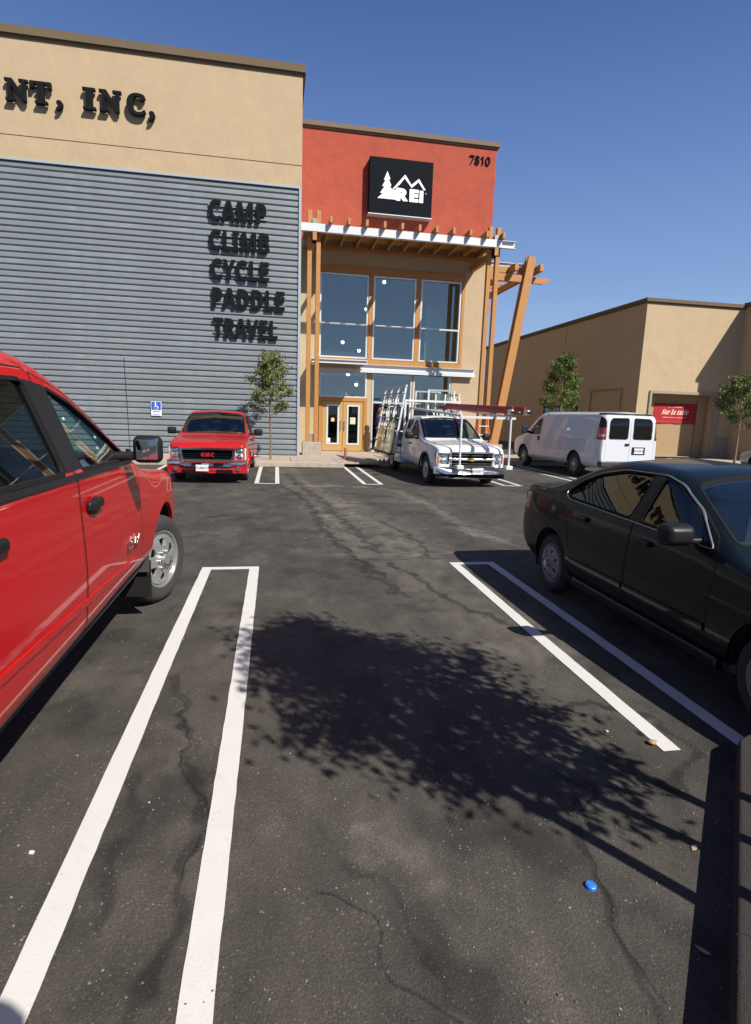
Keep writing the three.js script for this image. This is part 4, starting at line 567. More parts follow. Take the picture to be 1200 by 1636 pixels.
// ---------------------------------------------------------------- large red SUV on the left (nose towards the store)
const K = (v) => () => v;
function strip(S, root, name, poly, mat, sides = [1, -1], o1 = -0.008, o2 = 0.004) { const b = brush(shell(S, o1, o2)); for (const s of sides) part(root, name, geoOf(meet(b, brush(sideP(poly, s > 0 ? 0.15 : -1.6, s > 0 ? 1.6 : -0.15)))), mat); }
const REDPAINT = carPaint(0.460, 0.006, 0.008, { coat: 0.7 }), REDPAINT2 = carPaint(0.36, 0.007, 0.010, { coat: 0.8 }), GREENPAINT = carPaint(0.0030, 0.0066, 0.0060, { cr: 0.04, coat: 0.38 }), WHITEPAINT = carPaint(0.62, 0.64, 0.66), WHITEPAINT2 = carPaint(0.56, 0.58, 0.62);
{
  const root = thing('red_suv', 'large red four-door vehicle with black door mirror nearest the camera at left', 'SUV');
  root.position.set(-1.93, 0, -5.95); root.rotation.y = -Math.PI / 2;
  const S = { L: 5.7, R: 0.385, rimR: 0.245, tyreW: 0.255, archR: 0.475, archY: 0.42, axles: [0.93, 4.55], paint: REDPAINT, beltR: 0.035, edgeR: 0.12, step: 0.08,
    fn: { top: pchip([[0, 0.72], [0.015, 0.9], [0.05, 1.0], [0.16, 1.08], [0.6, 1.17], [1.25, 1.235], [1.6, 1.285], [1.74, 1.36], [2.2, 1.655], [2.6, 1.865], [2.9, 1.96], [3.3, 1.995], [4.0, 2.0], [5.0, 1.97], [5.4, 1.9], [5.6, 1.6], [5.7, 1.1]]),
      belt: pchip([[0, 0.68], [0.05, 0.92], [0.16, 0.98], [0.6, 1.08], [1.3, 1.16], [1.75, 1.27], [2.0, 1.31], [3, 1.335], [5.5, 1.36], [5.7, 1.0]]),
      width: pchip([[0, 0.66], [0.015, 0.76], [0.06, 0.86], [0.2, 0.945], [0.55, 0.985], [0.93, 1.0], [1.5, 0.985], [4.55, 1.0], [5.4, 0.96], [5.62, 0.9], [5.7, 0.8]]), shoulder: K(0.975), bottom: pchip([[0, 0.40], [0.3, 0.36], [1.4, 0.45], [4.0, 0.45], [5.7, 0.5]]), mid: K(0.82), tumble: pchip([[0, 0.35], [1.4, 0.35], [2.4, 0.37], [5.0, 0.37], [5.7, 0.3]]), crown: pchip([[0, 0.03], [2.6, 0.035], [5.3, 0.035]]) },
    doors: [{ id: 1, poly: [[1.74, 0.50], [2.93, 0.50], [2.975, 0.62, 0.03], [2.975, 1.85], [2.62, 1.765], [2.28, 1.62], [1.95, 1.44], [1.80, 1.34], [1.74, 1.22]], r: 0.04 }, { id: 2, poly: [[2.985, 0.50], [3.98, 0.50], [4.03, 0.70], [4.1, 1.08], [4.16, 1.845], [2.985, 1.86]], r: 0.04 }],
    sideWindows: [{ door: 1, poly: [[1.93, 1.352], [2.86, 1.372], [2.86, 1.775], [2.60, 1.705], [2.32, 1.575], [2.06, 1.43]], mat: CARGLASS, trim: 0.013 }, { door: 2, poly: [[3.10, 1.376], [4.0, 1.392], [4.04, 1.785], [3.10, 1.80]], mat: TINT, trim: 0.013 }],
    topWindows: [{ poly: [[1.80, -0.80], [1.80, 0.80], [2.62, 0.655], [2.66, 0.3], [2.66, -0.3], [2.62, -0.655]], y0: 1.29, y1: 2.2 }, { poly: [[5.46, -0.6], [5.46, 0.6], [5.62, 0.62], [5.62, -0.62]], y0: 1.35, y1: 1.85, mat: TINT, name: 'rear_window', r: 0.02 }],
    wheelStyle: { n: 6, r0: 0.46, r1: 0.76, span: 0.52, dish: 0.62, bulge: 0.03, lugs: 6 } };
  const { doors } = buildVehicle(root, S);
  root.children.filter((c) => c.name === 'wheel').slice(0, 2).forEach((w) => { w.rotation.y -= 0.36; w.position.x -= 0.07; });   // front wheels steered right
  strip(S, root, 'pillar_cover', roundPoly([[2.872, 1.38], [3.088, 1.38], [3.088, 1.805], [2.872, 1.785]], 0.01, 2), PLASTIC, [1, -1], -0.006, 0.004);
  strip(S, root, 'belt_molding', [[1.90, 1.318], [4.1, 1.352], [4.1, 1.378], [1.90, 1.344]], PLASTIC, [1, -1], -0.010, 0.004);
  for (const d of doors) { const h = d.D.id === 1 ? 2.80 : 3.92, y = d.D.id === 1 ? 1.18 : 1.20, z = d.s * 1.0;
    part(d.mesh, 'handle', rbx(h - 0.11, h + 0.11, y - 0.025, y + 0.03, z - d.s * 0.005 - 0.012, z - d.s * 0.005 + 0.024 * 1, 0.02, 3), PLASTIC); const cup = new THREE.SphereGeometry(0.06, 16, 10); cup.scale(1.3, 0.8, 0.18); cup.translate(h, y - 0.005, z - d.s * 0.012); part(d.mesh, 'handle_cup', cup, PLASTIC);
    strip(S, d.mesh, 'side_molding', d.D.id === 1 ? [[1.76, 0.60], [1.95, 0.645], [2.965, 0.69], [2.965, 0.73], [1.94, 0.675], [1.76, 0.63]] : [[2.99, 0.69], [4.0, 0.735], [4.01, 0.77], [2.99, 0.73]], REDPAINT, [d.s], -0.009, 0.003); }
  for (const s of [1, -1]) { mirrorPart(root, 2.14, 1.43, s * 1.125, s, 0.18, 0.175, PLASTIC); const f = rbx(1.36, 1.39, 0.20, 0.50, s * 0.83 - 0.12, s * 0.83 + 0.12, 0.008); part(root, 'mud_flap', f, RUBBER);
    const sail = extr([[1.83, 1.35], [1.99, 1.352], [2.0, 1.42], [1.95, 1.41]], 0.02); sail.translate(0, 0, s * 0.962 - 0.01); part(root, 'mirror_base', sail, PLASTIC); }
  for (const s of [1, -1]) { const g = new TextGeometry('5.6  4x4', { font: fonts.sans_bold, size: 0.062, depth: 0.006, curveSegments: 3 }); g.computeBoundingBox(); g.translate(-g.boundingBox.max.x / 2, 0, 0); g.rotateY(s > 0 ? 0 : Math.PI); g.translate(2.06, 0.775, s * 0.9965); part(root, 'badge', g, CHROME); }
  part(root, 'cabin_floor', bx(1.5, 5.4, 0.46, 0.52, -0.9, 0.9), INTERIOR); part(root, 'engine_bay', bx(0.25, 1.55, 0.5, 1.0, -0.52, 0.52), INTERIOR);
  part(root, 'dashboard', rbx(1.62, 2.0, 0.9, 1.27, -0.82, 0.82, 0.08, 3), INTERIOR);
  const sw = new THREE.TorusGeometry(0.19, 0.016, 8, 28); sw.rotateY(Math.PI / 2); sw.rotateZ(0.4); sw.translate(2.2, 1.22, 0.40); part(root, 'steering_wheel', sw, PLASTIC);
  for (const [x, z] of [[2.75, 0.42], [2.75, -0.42], [3.75, 0.4], [3.75, -0.4]]) seat(root, x, z, SEATGREY, true, 0.68);
  part(root, 'rear_view_mirror', rbx(2.52, 2.55, 1.60, 1.67, -0.12, 0.12, 0.015, 2), PLASTIC);
  part(root, 'front_grille', rbx(-0.02, 0.03, 0.62, 0.86, -0.5, 0.5, 0.01), CHROME); for (const s of [1, -1]) { part(root, 'headlight', rbx(0.0, 0.09, 0.68, 0.88, s * 0.66 - 0.13, s * 0.66 + 0.13, 0.02), LENS); }
  const an = bar([1.15, 1.2, -0.78], [1.32, 2.05, -0.80], 0.005, 0.005, 5); part(root, 'antenna', an, PLASTIC);
}
// ---------------------------------------------------------------- dark green sedan on the right (nose towards the planter)
{
  const root = thing('green_sedan', 'dark green four-door sedan parked beside the right stall lines', 'car');
  root.position.set(3.52, 0, -1.58); root.rotation.y = Math.PI / 2;
  const S = { L: 4.45, R: 0.288, rimR: 0.188, tyreW: 0.185, archR: 0.335, archY: 0.31, axles: [0.90, 3.52], paint: GREENPAINT, beltR: 0.05, edgeR: 0.11, step: 0.075,
    fn: { top: pchip([[0, 0.46], [0.015, 0.58], [0.05, 0.66], [0.14, 0.715], [0.5, 0.80], [1.0, 0.88], [1.25, 0.925], [1.34, 0.965], [1.7, 1.165], [2.0, 1.325], [2.25, 1.395], [2.7, 1.415], [3.0, 1.39], [3.2, 1.325], [3.45, 1.215], [3.70, 1.09], [3.79, 1.062], [4.15, 1.04], [4.34, 1.015], [4.40, 0.90], [4.45, 0.62]]),
      belt: pchip([[0, 0.44], [0.05, 0.58], [0.14, 0.64], [0.5, 0.71], [1.3, 0.85], [1.6, 0.888], [3.5, 0.955], [3.8, 0.962], [4.3, 0.94], [4.40, 0.83], [4.45, 0.56]]),
      width: pchip([[0, 0.5], [0.015, 0.62], [0.05, 0.70], [0.14, 0.775], [0.4, 0.828], [0.9, 0.848], [3.52, 0.85], [4.05, 0.825], [4.28, 0.785], [4.40, 0.71], [4.45, 0.58]]), shoulder: pchip([[0, 0.97], [1.4, 0.955], [3.6, 0.955], [4.45, 0.97]]), bottom: pchip([[0, 0.26], [0.2, 0.2], [3.9, 0.2], [4.25, 0.26], [4.45, 0.33]]), mid: K(0.56), tumble: pchip([[0, 0.4], [1.3, 0.45], [2, 0.50], [3, 0.52], [3.7, 0.6], [4.45, 0.4]]), crown: pchip([[0, 0.03], [2, 0.045], [3.2, 0.05], [4.45, 0.03]]) },
    doors: [{ id: 1, poly: [[1.42, 0.29], [2.25, 0.29], [2.295, 0.42, 0.03], [2.295, 1.325], [2.05, 1.27], [1.75, 1.125], [1.50, 0.985], [1.42, 0.86]], r: 0.03 }, { id: 2, poly: [[2.305, 0.29], [2.96, 0.29], [3.14, 0.46], [3.24, 0.72], [3.47, 1.0], [3.30, 1.165], [3.08, 1.262], [2.75, 1.322], [2.305, 1.334]], r: 0.03 }],
    sideWindows: [{ door: 1, poly: [[1.51, 0.933], [2.245, 0.957], [2.245, 1.292], [2.05, 1.25], [1.77, 1.115]], mat: TINT, trim: 0.008 }, { door: 2, poly: [[2.365, 0.96], [3.30, 0.985], [3.385, 1.03], [3.26, 1.135], [3.05, 1.225], [2.75, 1.288], [2.365, 1.302]], mat: TINT, trim: 0.008, r: 0.06 }],
    topWindows: [{ poly: [[1.41, -0.68], [1.37, 0], [1.41, 0.68], [1.97, 0.545], [2.03, 0.3], [2.05, 0], [2.03, -0.3], [1.97, -0.545]], y0: 0.93, y1: 1.7, trim: 0.012 }, { poly: [[3.14, -0.5], [3.12, 0], [3.14, 0.5], [3.64, 0.60], [3.67, 0.0], [3.64, -0.60]], y0: 1.0, y1: 1.7, name: 'rear_window', mat: TINT }],
    wheelStyle: { n: 7, r0: 0.5, r1: 0.76, span: 0.40, dish: 0.72, bulge: 0.03, lugs: 0, mat: new THREE.MeshStandardMaterial({ color: lin(0.20, 0.20, 0.20), roughness: 0.5, metalness: 0.3 }) } };
  const lamp = [[0.42, 0.74], [0.9, 0.74], [0.9, 0.92], [0.47, 0.92]];
  S.panels = [1, -1].flatMap((s) => { const p = s > 0 ? lamp : mirrorZ(lamp); return [{ name: 'tail_light', prism: frontP(p, 4.12, 4.6), hole: frontP(grow(p, 0.004), 4.12, 4.6), mat: REDLENS }]; });
  S.panels.push({ name: 'rear_bumper', prism: sideP([[3.93, 0.1], [4.6, 0.1], [4.6, 0.655], [4.02, 0.655], [3.93, 0.5]], -1.2, 1.2), hole: sideP([[3.925, 0.1], [4.6, 0.1], [4.6, 0.661], [4.015, 0.661], [3.925, 0.505]], -1.2, 1.2) });
  S.panels.push({ name: 'front_bumper', prism: sideP([[-0.1, 0.1], [0.48, 0.1], [0.42, 0.52], [-0.1, 0.52]], -1.2, 1.2), hole: sideP([[-0.1, 0.1], [0.485, 0.1], [0.425, 0.526], [-0.1, 0.526]], -1.2, 1.2) });
  const { doors } = buildVehicle(root, S);
  strip(S, root, 'pillar_cover', [[2.25, 0.965], [2.36, 0.965], [2.36, 1.31], [2.25, 1.30]], PLASTIC, [1, -1], -0.004, 0.004);
  { const dlo = roundPoly([[1.48, 0.920], [3.31, 0.972], [3.41, 1.03], [3.27, 1.15], [3.055, 1.24], [2.75, 1.304], [2.25, 1.312], [2.04, 1.264], [1.76, 1.128]], 0.05, 4), b = brush(shell(S, -0.007, 0.003)); for (const s of [1, -1]) part(root, 'bright_trim', geoOf(meet(b, brush(sideP(grow(dlo, 0.003), s > 0 ? 0.15 : -1.6, s > 0 ? 1.6 : -0.15, [grow(dlo, -0.002)])))), new THREE.MeshStandardMaterial({ color: lin(0.32, 0.32, 0.31), roughness: 0.35, metalness: 0.8 })); }
  for (const d of doors) { const h = d.D.id === 1 ? 2.12 : 2.98, y = d.D.id === 1 ? 0.82 : 0.84; part(d.mesh, 'handle', rbx(h - 0.08, h + 0.08, y - 0.02, y + 0.022, d.s * 0.835 - 0.018, d.s * 0.835 + 0.018, 0.014, 3), GREENPAINT); strip(S, d.mesh, 'side_molding', d.D.id === 1 ? [[1.43, 0.405], [2.285, 0.405], [2.285, 0.45], [1.43, 0.45]] : [[2.315, 0.405], [3.09, 0.405], [3.12, 0.45], [2.315, 0.45]], GREENPAINT, [d.s], -0.014, 0.003); }
  for (const s of [1, -1]) { mirrorPart(root, 1.66, 0.985, s * 0.945, s, 0.23, 0.15, PLASTIC);
    const sill = rbx(1.3, 3.1, 0.19, 0.275, s * 0.80 - 0.03, s * 0.80 + 0.035, 0.02, 2); part(root, 'rocker', sill, GREENPAINT); }
  part(root, 'cabin_floor', bx(1.2, 3.6, 0.21, 0.27, -0.78, 0.78), INTERIOR); part(root, 'dashboard', rbx(1.28, 1.72, 0.6, 0.93, -0.70, 0.70, 0.07, 3), INTERIOR); part(root, 'parcel_shelf', bx(3.25, 3.75, 0.93, 0.95, -0.62, 0.62), INTERIOR);
  part(root, 'boot_floor', bx(3.0, 4.2, 0.5, 0.53, -0.48, 0.48), INTERIOR);
  const sw = new THREE.TorusGeometry(0.18, 0.014, 8, 28); sw.rotateY(Math.PI / 2); sw.rotateZ(0.4); sw.translate(1.85, 0.92, 0.36); part(root, 'steering_wheel', sw, PLASTIC);
  for (const [x, z] of [[2.18, 0.36], [2.18, -0.36]]) seat(root, x, z, SEATTAN, true, 0.36); for (const z of [0.36, -0.36]) seat(root, 2.95, z, SEATTAN, false, 0.36);
  part(root, 'rear_view_mirror', rbx(1.90, 1.93, 1.16, 1.22, -0.11, 0.11, 0.012, 2), PLASTIC);
  for (const s of [1, -1]) part(root, 'headlight', rbx(0.03, 0.24, 0.53, 0.66, s * 0.58 - 0.16, s * 0.58 + 0.12, 0.03, 2), LENS);
  licensePlate(root, 4.462, 0.55, 0, 1, '4RTM216');
}
// ---------------------------------------------------------------- pickup cabs (shared shape), real size before the root's scale
function pickup(root, paint, o) {
  const S = { L: 3.42, R: 0.375, rimR: 0.215, tyreW: 0.25, archR: 0.45, archY: 0.39, axles: [0.95], paint, beltR: 0.045, edgeR: 0.13, step: 0.085,
    fn: { top: pchip([[0, 0.80], [0.012, 0.94], [0.04, 1.0], [0.13, 1.05], [0.6, 1.13], [1.2, 1.18], [1.38, 1.22], [1.85, 1.52], [2.2, 1.735], [2.42, 1.82], [2.8, 1.845], [3.2, 1.84], [3.36, 1.81], [3.42, 1.76]]),
      belt: pchip([[0, 0.74], [0.04, 0.90], [0.13, 0.955], [0.6, 1.03], [1.3, 1.09], [1.7, 1.125], [3.42, 1.145]]), width: pchip([[0, 0.84], [0.012, 0.88], [0.05, 0.93], [0.2, 0.965], [0.6, 0.985], [3.42, 0.98]]), shoulder: K(0.97), bottom: pchip([[0, 0.40], [0.2, 0.36], [1.5, 0.36], [3.42, 0.38]]), mid: K(0.70), tumble: pchip([[0, 0.3], [1.3, 0.28], [2.2, 0.29], [3.42, 0.29]]), crown: pchip([[0, 0.025], [2, 0.04], [3.42, 0.04]]) },
    doors: [{ id: 1, poly: [[1.52, 0.42], [2.60, 0.42], [2.63, 0.55], [2.63, 1.73], [2.42, 1.71], [2.1, 1.56], [1.75, 1.34], [1.56, 1.2], [1.52, 1.05]], r: 0.04 }],
    sideWindows: [{ door: 1, poly: [[1.74, 1.165], [2.56, 1.175], [2.56, 1.68], [2.40, 1.655], [2.12, 1.515], [1.85, 1.335]], mat: CARGLASS, trim: 0.02 }, { poly: [[2.74, 1.18], [3.22, 1.19], [3.20, 1.665], [2.74, 1.69]], mat: TINT, trim: 0.02 }],
    topWindows: [{ poly: [[1.46, -0.84], [1.40, 0], [1.46, 0.84], [2.24, 0.745], [2.29, 0.3], [2.29, -0.3], [2.24, -0.745]], y0: 1.16, y1: 2.1 }],
    wheelStyle: o.wheel };
  // the lower front: grille opening and lamp openings
  S.cuts = [frontP(roundPoly(o.grille, 0.03, 3), -0.1, 0.2), ...[1, -1].map((s) => frontP(roundPoly(s > 0 ? o.lamp : mirrorZ(o.lamp), 0.02, 3), -0.1, 0.3))];
  const b = buildVehicle(root, S);
  const thinF = brush(shell(S, 0.0, 0.008));
  for (const s of [1, -1]) {
    const lp = roundPoly(s > 0 ? o.lamp : mirrorZ(o.lamp), 0.02, 3), h = part(root, 'headlight', geoOf(meet(thinF, brush(frontP(lp, -0.1, 0.3)))), LENS);
    const zc = (o.lamp[0][0] + o.lamp[1][0]) / 2 * s, y0 = Math.min(...o.lamp.map((q) => q[1])), y1 = Math.max(...o.lamp.map((q) => q[1])), w = Math.abs(o.lamp[1][0] - o.lamp[0][0]);
    part(h, 'lamp_bowl', rbx(0.08, 0.11, y0 + 0.005, y1 - 0.005, zc - w / 2, zc + w / 2, 0.01), LAMPBOWL);
    for (const f of [0.27, 0.74]) { const c = new THREE.SphereGeometry((y1 - y0) * 0.21, 16, 10); c.scale(0.5, 1, 1.45); c.translate(0.075, lerp(y0, y1, f), zc - s * 0.02); part(h, 'reflector', c, CHROME); }
    const am = rbx(0.07, 0.15, y0 + 0.01, y1 - 0.01, s * 0.885 - 0.03, s * 0.885 + 0.03, 0.01); part(h, 'turn_signal', am, AMBER);
    mirrorPart(root, 1.85, 1.255, s * 1.18, s, 0.24, 0.19, PLASTIC);
    part(root, 'arch_flare', (() => { const g = new THREE.TorusGeometry(S.archR + 0.012, 0.022, 6, 28, Math.PI * 1.02); g.translate(0.95, S.archY, s * 0.985); return g; })(), o.flare ?? paint);
  }
  for (const d of b.doors) part(d.mesh, 'handle', rbx(2.36, 2.56, 0.985, 1.03, d.s * 0.975 - 0.02, d.s * 0.975 + 0.028, 0.016, 3), PLASTIC);
  part(root, 'cabin_floor', bx(1.3, 3.35, 0.4, 0.46, -0.9, 0.9), INTERIOR); part(root, 'engine_bay', bx(0.24, 1.4, 0.42, 0.88, -0.5, 0.5), INTERIOR); part(root, 'dashboard', rbx(1.42, 1.84, 0.75, 1.12, -0.82, 0.82, 0.07, 3), INTERIOR);
  const sw = new THREE.TorusGeometry(0.19, 0.016, 8, 24); sw.rotateY(Math.PI / 2); sw.rotateZ(0.4); sw.translate(2.0, 1.08, 0.42); part(root, 'steering_wheel', sw, PLASTIC);
  for (const z of [0.42, -0.42]) seat(root, 2.45, z, SEATGREY, true, 0.5);
  part(root, 'cab_rear_panel', bx(3.36, 3.40, 0.45, 1.2, -0.85, 0.85), INTERIOR);
  part(root, 'rear_view_mirror', rbx(2.06, 2.09, 1.48, 1.55, -0.12, 0.12, 0.012, 2), PLASTIC);
  part(root, 'wiper', merge(bar([1.44, 1.222, -0.5], [1.62, 1.345, 0.1], 0.012, 0.012, 5), bar([1.44, 1.222, 0.2], [1.62, 1.345, 0.62], 0.012, 0.012, 5)), PLASTIC);
  return S;
}
{ // red pickup in front of the siding
  const root = thing('red_pickup', 'red pickup truck with chrome-framed grille parked facing out by the siding', 'pickup truck'); root.position.set(-1.54, 0, -13.28); root.rotation.y = Math.PI / 2 - 0.01; root.scale.setScalar(0.90);
  const gr = [[-0.60, 0.60], [0.60, 0.60], [0.645, 0.875], [-0.645, 0.875]], lamp = [[0.67, 0.60], [0.94, 0.63], [0.96, 0.915], [0.68, 0.915]];
  pickup(root, REDPAINT2, { grille: gr, lamp, wheel: { n: 5, r0: 0.42, r1: 0.78, span: 0.6, dish: 0.6, bulge: 0.03, lugs: 0 } });
  const f = frontP(roundPoly(grow(gr, 0.035), 0.04, 3), -0.03, 0.03, [roundPoly(grow(gr, -0.02), 0.03, 3)]); part(root, 'grille_surround', f, CHROME);
  part(root, 'grille_back', bx(0.07, 0.09, 0.60, 0.88, -0.64, 0.64), BLACK);
  for (let k = 0; k < 5; k++) part(root, 'grille_bar', rbx(0.02, 0.06, 0.632 + k * 0.053, 0.648 + k * 0.053, -0.60, 0.60, 0.005), BLACK);
  for (const [ch, z] of [['G', -0.165], ['M', -0.055], ['C', 0.08]]) { const g = new TextGeometry(ch, { font: fonts.sans_bold, size: 0.092, depth: 0.02, curveSegments: 4, bevelEnabled: true, bevelSize: 0.006, bevelThickness: 0.003, bevelSegments: 1 }); g.rotateY(-Math.PI / 2); g.translate(0.0, 0.69, z); part(root, 'emblem_letter', g, REDLENS); }
  // chrome bumper, dipping in the middle, and the red lower bumper
  const bump = [[-0.98, 0.60], [-0.66, 0.59], [-0.5, 0.535], [0.5, 0.535], [0.66, 0.59], [0.98, 0.60], [0.98, 0.50], [0.70, 0.50], [0.54, 0.455], [-0.54, 0.455], [-0.70, 0.50], [-0.98, 0.50]].reverse();
  const bow = (g, k = 0.10) => { const p = g.attributes.position; for (let i = 0; i < p.count; i++) { const z = p.getZ(i); p.setX(i, p.getX(i) + k * Math.pow(Math.abs(z), 3.2)); } g.computeVertexNormals(); return g; };
  const sub = (g) => toCreasedNormals(g, 0.5);
  const ex = (pts, d, x) => { const s = []; for (let i = 0; i < pts.length; i++) { const a = pts[i], b = pts[(i + 1) % pts.length]; for (let k = 0; k < 4; k++) s.push([lerp(a[0], b[0], k / 4), lerp(a[1], b[1], k / 4)]); } return bow(frontP(s, x, x + d)); };
  part(root, 'chrome_bumper', sub(ex(bump, 0.14, -0.11)), CHROME);
  part(root, 'lower_bumper', sub(ex([[-0.97, 0.28], [0.97, 0.28], [0.98, 0.50], [0.70, 0.50], [0.54, 0.455], [-0.54, 0.455], [-0.70, 0.50], [-0.98, 0.50]], 0.12, -0.095)), REDPAINT2);
  for (const z of [-0.42, 0.42]) part(root, 'air_slot', bx(-0.103, -0.08, 0.30, 0.37, z - 0.2, z + 0.2), BLACK);
  for (const z of [-0.76, 0.76]) { const c = new THREE.CylinderGeometry(0.06, 0.06, 0.03, 20); c.rotateZ(Math.PI / 2); c.translate(-0.062, 0.395, z); const l = part(root, 'fog_light', c, CHROME); const q = new THREE.CylinderGeometry(0.045, 0.045, 0.01, 16); q.rotateZ(Math.PI / 2); q.translate(-0.081, 0.395, z); part(l, 'lens', q, LENS); }
  for (const z of [-0.27, 0.27]) part(root, 'tow_slot', bx(-0.116, -0.1, 0.47, 0.515, z - 0.12, z + 0.12), BLACK);
  licensePlate(root, -0.125, 0.41, -0.12, -1, '7L48213');
  // bed
  for (const s of [1, -1]) { const g = extr([[3.46, 0.42], [5.5, 0.42], [5.5, 1.12], [3.46, 1.12]], 0.06, { holes: undefined, bevel: 0.01 }); const c = new THREE.CylinderGeometry(0.45, 0.45, 1, 32); c.rotateX(Math.PI / 2); c.translate(4.45, 0.39, 0); g.translate(0, 0, s > 0 ? 0.91 : -0.97); part(root, 'bed_side', geoOf(cut(brush(g), brush(c))), REDPAINT2); wheelGroup(0.375, 0.25, 0.215, { n: 5, r0: 0.42, r1: 0.78, span: 0.6, dish: 0.6, bulge: 0.03, lugs: 0 }, root, 4.45, s * 0.83, s); }
  part(root, 'bed_floor', bx(3.46, 5.5, 0.55, 0.6, -0.91, 0.91), INTERIOR); part(root, 'tailgate', bx(5.44, 5.5, 0.6, 1.1, -0.91, 0.91), REDPAINT2); part(root, 'bed_front', bx(3.46, 3.5, 0.6, 1.1, -0.91, 0.91), REDPAINT2);
}
{ // white glazier's truck
  const root = thing('white_work_truck', 'white work truck with glass racks, front posts and red ladder', 'truck'); root.position.set(4.66, 0, -13.1); root.rotation.y = Math.PI / 2 + 0.05; root.scale.setScalar(0.93);
  const gr = [[-0.56, 0.56], [0.56, 0.56], [0.58, 0.90], [-0.58, 0.90]], lamp = [[0.62, 0.60], [0.94, 0.62], [0.95, 0.89], [0.62, 0.885]];
  pickup(root, WHITEPAINT, { grille: gr, lamp, flare: PLASTIC, wheel: { n: 8, r0: 0.5, r1: 0.74, span: 0.42, dish: 0.55, bulge: 0.02, lugs: 8 } });
  part(root, 'grille_back', bx(0.07, 0.09, 0.56, 0.90, -0.6, 0.6), BLACK); part(root, 'grille_bar', rbx(-0.035, 0.03, 0.695, 0.765, -0.62, 0.62, 0.012), CHROME);
  for (const y of [0.62, 0.83]) part(root, 'grille_slat', rbx(0.0, 0.05, y - 0.012, y + 0.012, -0.57, 0.57, 0.006), DARKMETAL);
  part(root, 'grille_surround', frontP(roundPoly(grow(gr, 0.03), 0.03, 3), -0.02, 0.03, [roundPoly(grow(gr, -0.012), 0.03, 3)]), CHROME);
  { const b = [[-0.15, -0.012], [-0.06, -0.012], [-0.05, -0.04], [0.05, -0.04], [0.06, -0.012], [0.15, -0.012], [0.135, 0.02], [0.05, 0.02], [0.04, 0.045], [-0.06, 0.045], [-0.05, 0.02], [-0.135, 0.02]].map(([z, y]) => [z, y + 0.73]); part(root, 'emblem', frontP(b, -0.055, -0.03), new THREE.MeshStandardMaterial({ color: lin(0.55, 0.36, 0.07), roughness: 0.3, metalness: 0.6 })); }
  const bow = (g) => { const p = g.attributes.position; for (let i = 0; i < p.count; i++) p.setX(i, p.getX(i) + 0.12 * Math.pow(Math.abs(p.getZ(i)), 3.2)); g.computeVertexNormals(); return g; };
  const long = (a, b, y0, y1) => { const o = []; for (let k = 0; k <= 16; k++) o.push([lerp(a, b, k / 16), y0]); for (let k = 16; k >= 0; k--) o.push([lerp(a, b, k / 16), y1]); return o; };
  part(root, 'chrome_bumper', toCreasedNormals(bow(frontP(long(-0.99, 0.99, 0.36, 0.54), -0.17, 0.0)), 0.5), CHROME); part(root, 'bumper_valance', toCreasedNormals(bow(frontP(long(-0.94, 0.94, 0.24, 0.36), -0.12, 0.0)), 0.5), PLASTIC); part(root, 'bumper_pad', toCreasedNormals(bow(frontP(long(-0.6, 0.6, 0.535, 0.565), -0.15, 0.0)), 0.5), PLASTIC);
  licensePlate(root, -0.178, 0.44, 0.12, -1, '6F30977');
  // door lettering: dark swoosh mark
  for (const s of [1, -1]) { const g = new THREE.TorusGeometry(0.13, 0.012, 4, 18, 4); g.scale(1.2, 0.7, 0.2); g.translate(2.05, 0.80, s * 0.984); part(root, 'door_mark', g, PLASTIC); }
  // flat bed behind the cab
  part(root, 'flatbed', rbx(3.5, 6.3, 0.82, 0.92, -1.02, 1.02, 0.01), DARKMETAL); part(root, 'frame_rail', merge(bx(3.3, 6.3, 0.5, 0.66, -0.45, -0.36), bx(3.3, 6.3, 0.5, 0.66, 0.36, 0.45)), DARKMETAL);
  for (const s of [1, -1]) { wheelGroup(0.375, 0.25, 0.215, { n: 8, r0: 0.5, r1: 0.74, span: 0.42, dish: 0.55, bulge: 0.02, lugs: 8 }, root, 4.7, s * 0.84, s); part(root, 'side_box', rbx(3.5, 4.2, 0.34, 0.82, s > 0 ? 0.5 : -1.0, s > 0 ? 1.0 : -0.5, 0.015), WHITEPAINT); part(root, 'side_box', rbx(5.2, 6.2, 0.40, 0.82, s > 0 ? 0.5 : -1.0, s > 0 ? 1.0 : -0.5, 0.015), WHITEPAINT); }
  part(root, 'headboard', merge(bx(3.5, 3.56, 0.92, 2.3, -0.9, -0.84), bx(3.5, 3.56, 0.92, 2.3, 0.84, 0.9), bx(3.5, 3.56, 2.24, 2.3, -0.84, 0.84), bx(3.5, 3.56, 1.5, 1.56, -0.84, 0.84)), WHITESTEEL);
  // leaning glass racks along both sides: uprights, ledges, slats with pads, and sheets of glass on them
  const PANE = new THREE.MeshPhysicalMaterial({ color: lin(0.72, 0.82, 0.80), roughness: 0.02, transmission: 1, thickness: 0, ior: 1.6 }), PAD = new THREE.MeshStandardMaterial({ color: lin(0.58, 0.58, 0.56), roughness: 0.8 }), GREYRAIL = new THREE.MeshStandardMaterial({ color: lin(0.34, 0.35, 0.35), roughness: 0.5, metalness: 0.4 });
  for (const s of [-1, 1]) {
    const zAt = (y) => s * (1.18 - (y - 0.62) * 0.155), P = (x, y, d = 0) => [x, y, zAt(y) + s * d], top = s < 0 ? 2.72 : 2.5, xs = [3.55, 4.45, 5.35, 6.25];
    const rk = new THREE.Group(); rk.name = 'glass_rack'; root.add(rk);
    for (const x of xs) part(rk, 'upright', bar(P(x, 0.60), P(x, top), 0.06, 0.06), WHITESTEEL);
    part(rk, 'ledge', bx(3.5, 6.3, 0.56, 0.61, s > 0 ? 1.14 : -1.36, s > 0 ? 1.36 : -1.14), DARKMETAL);
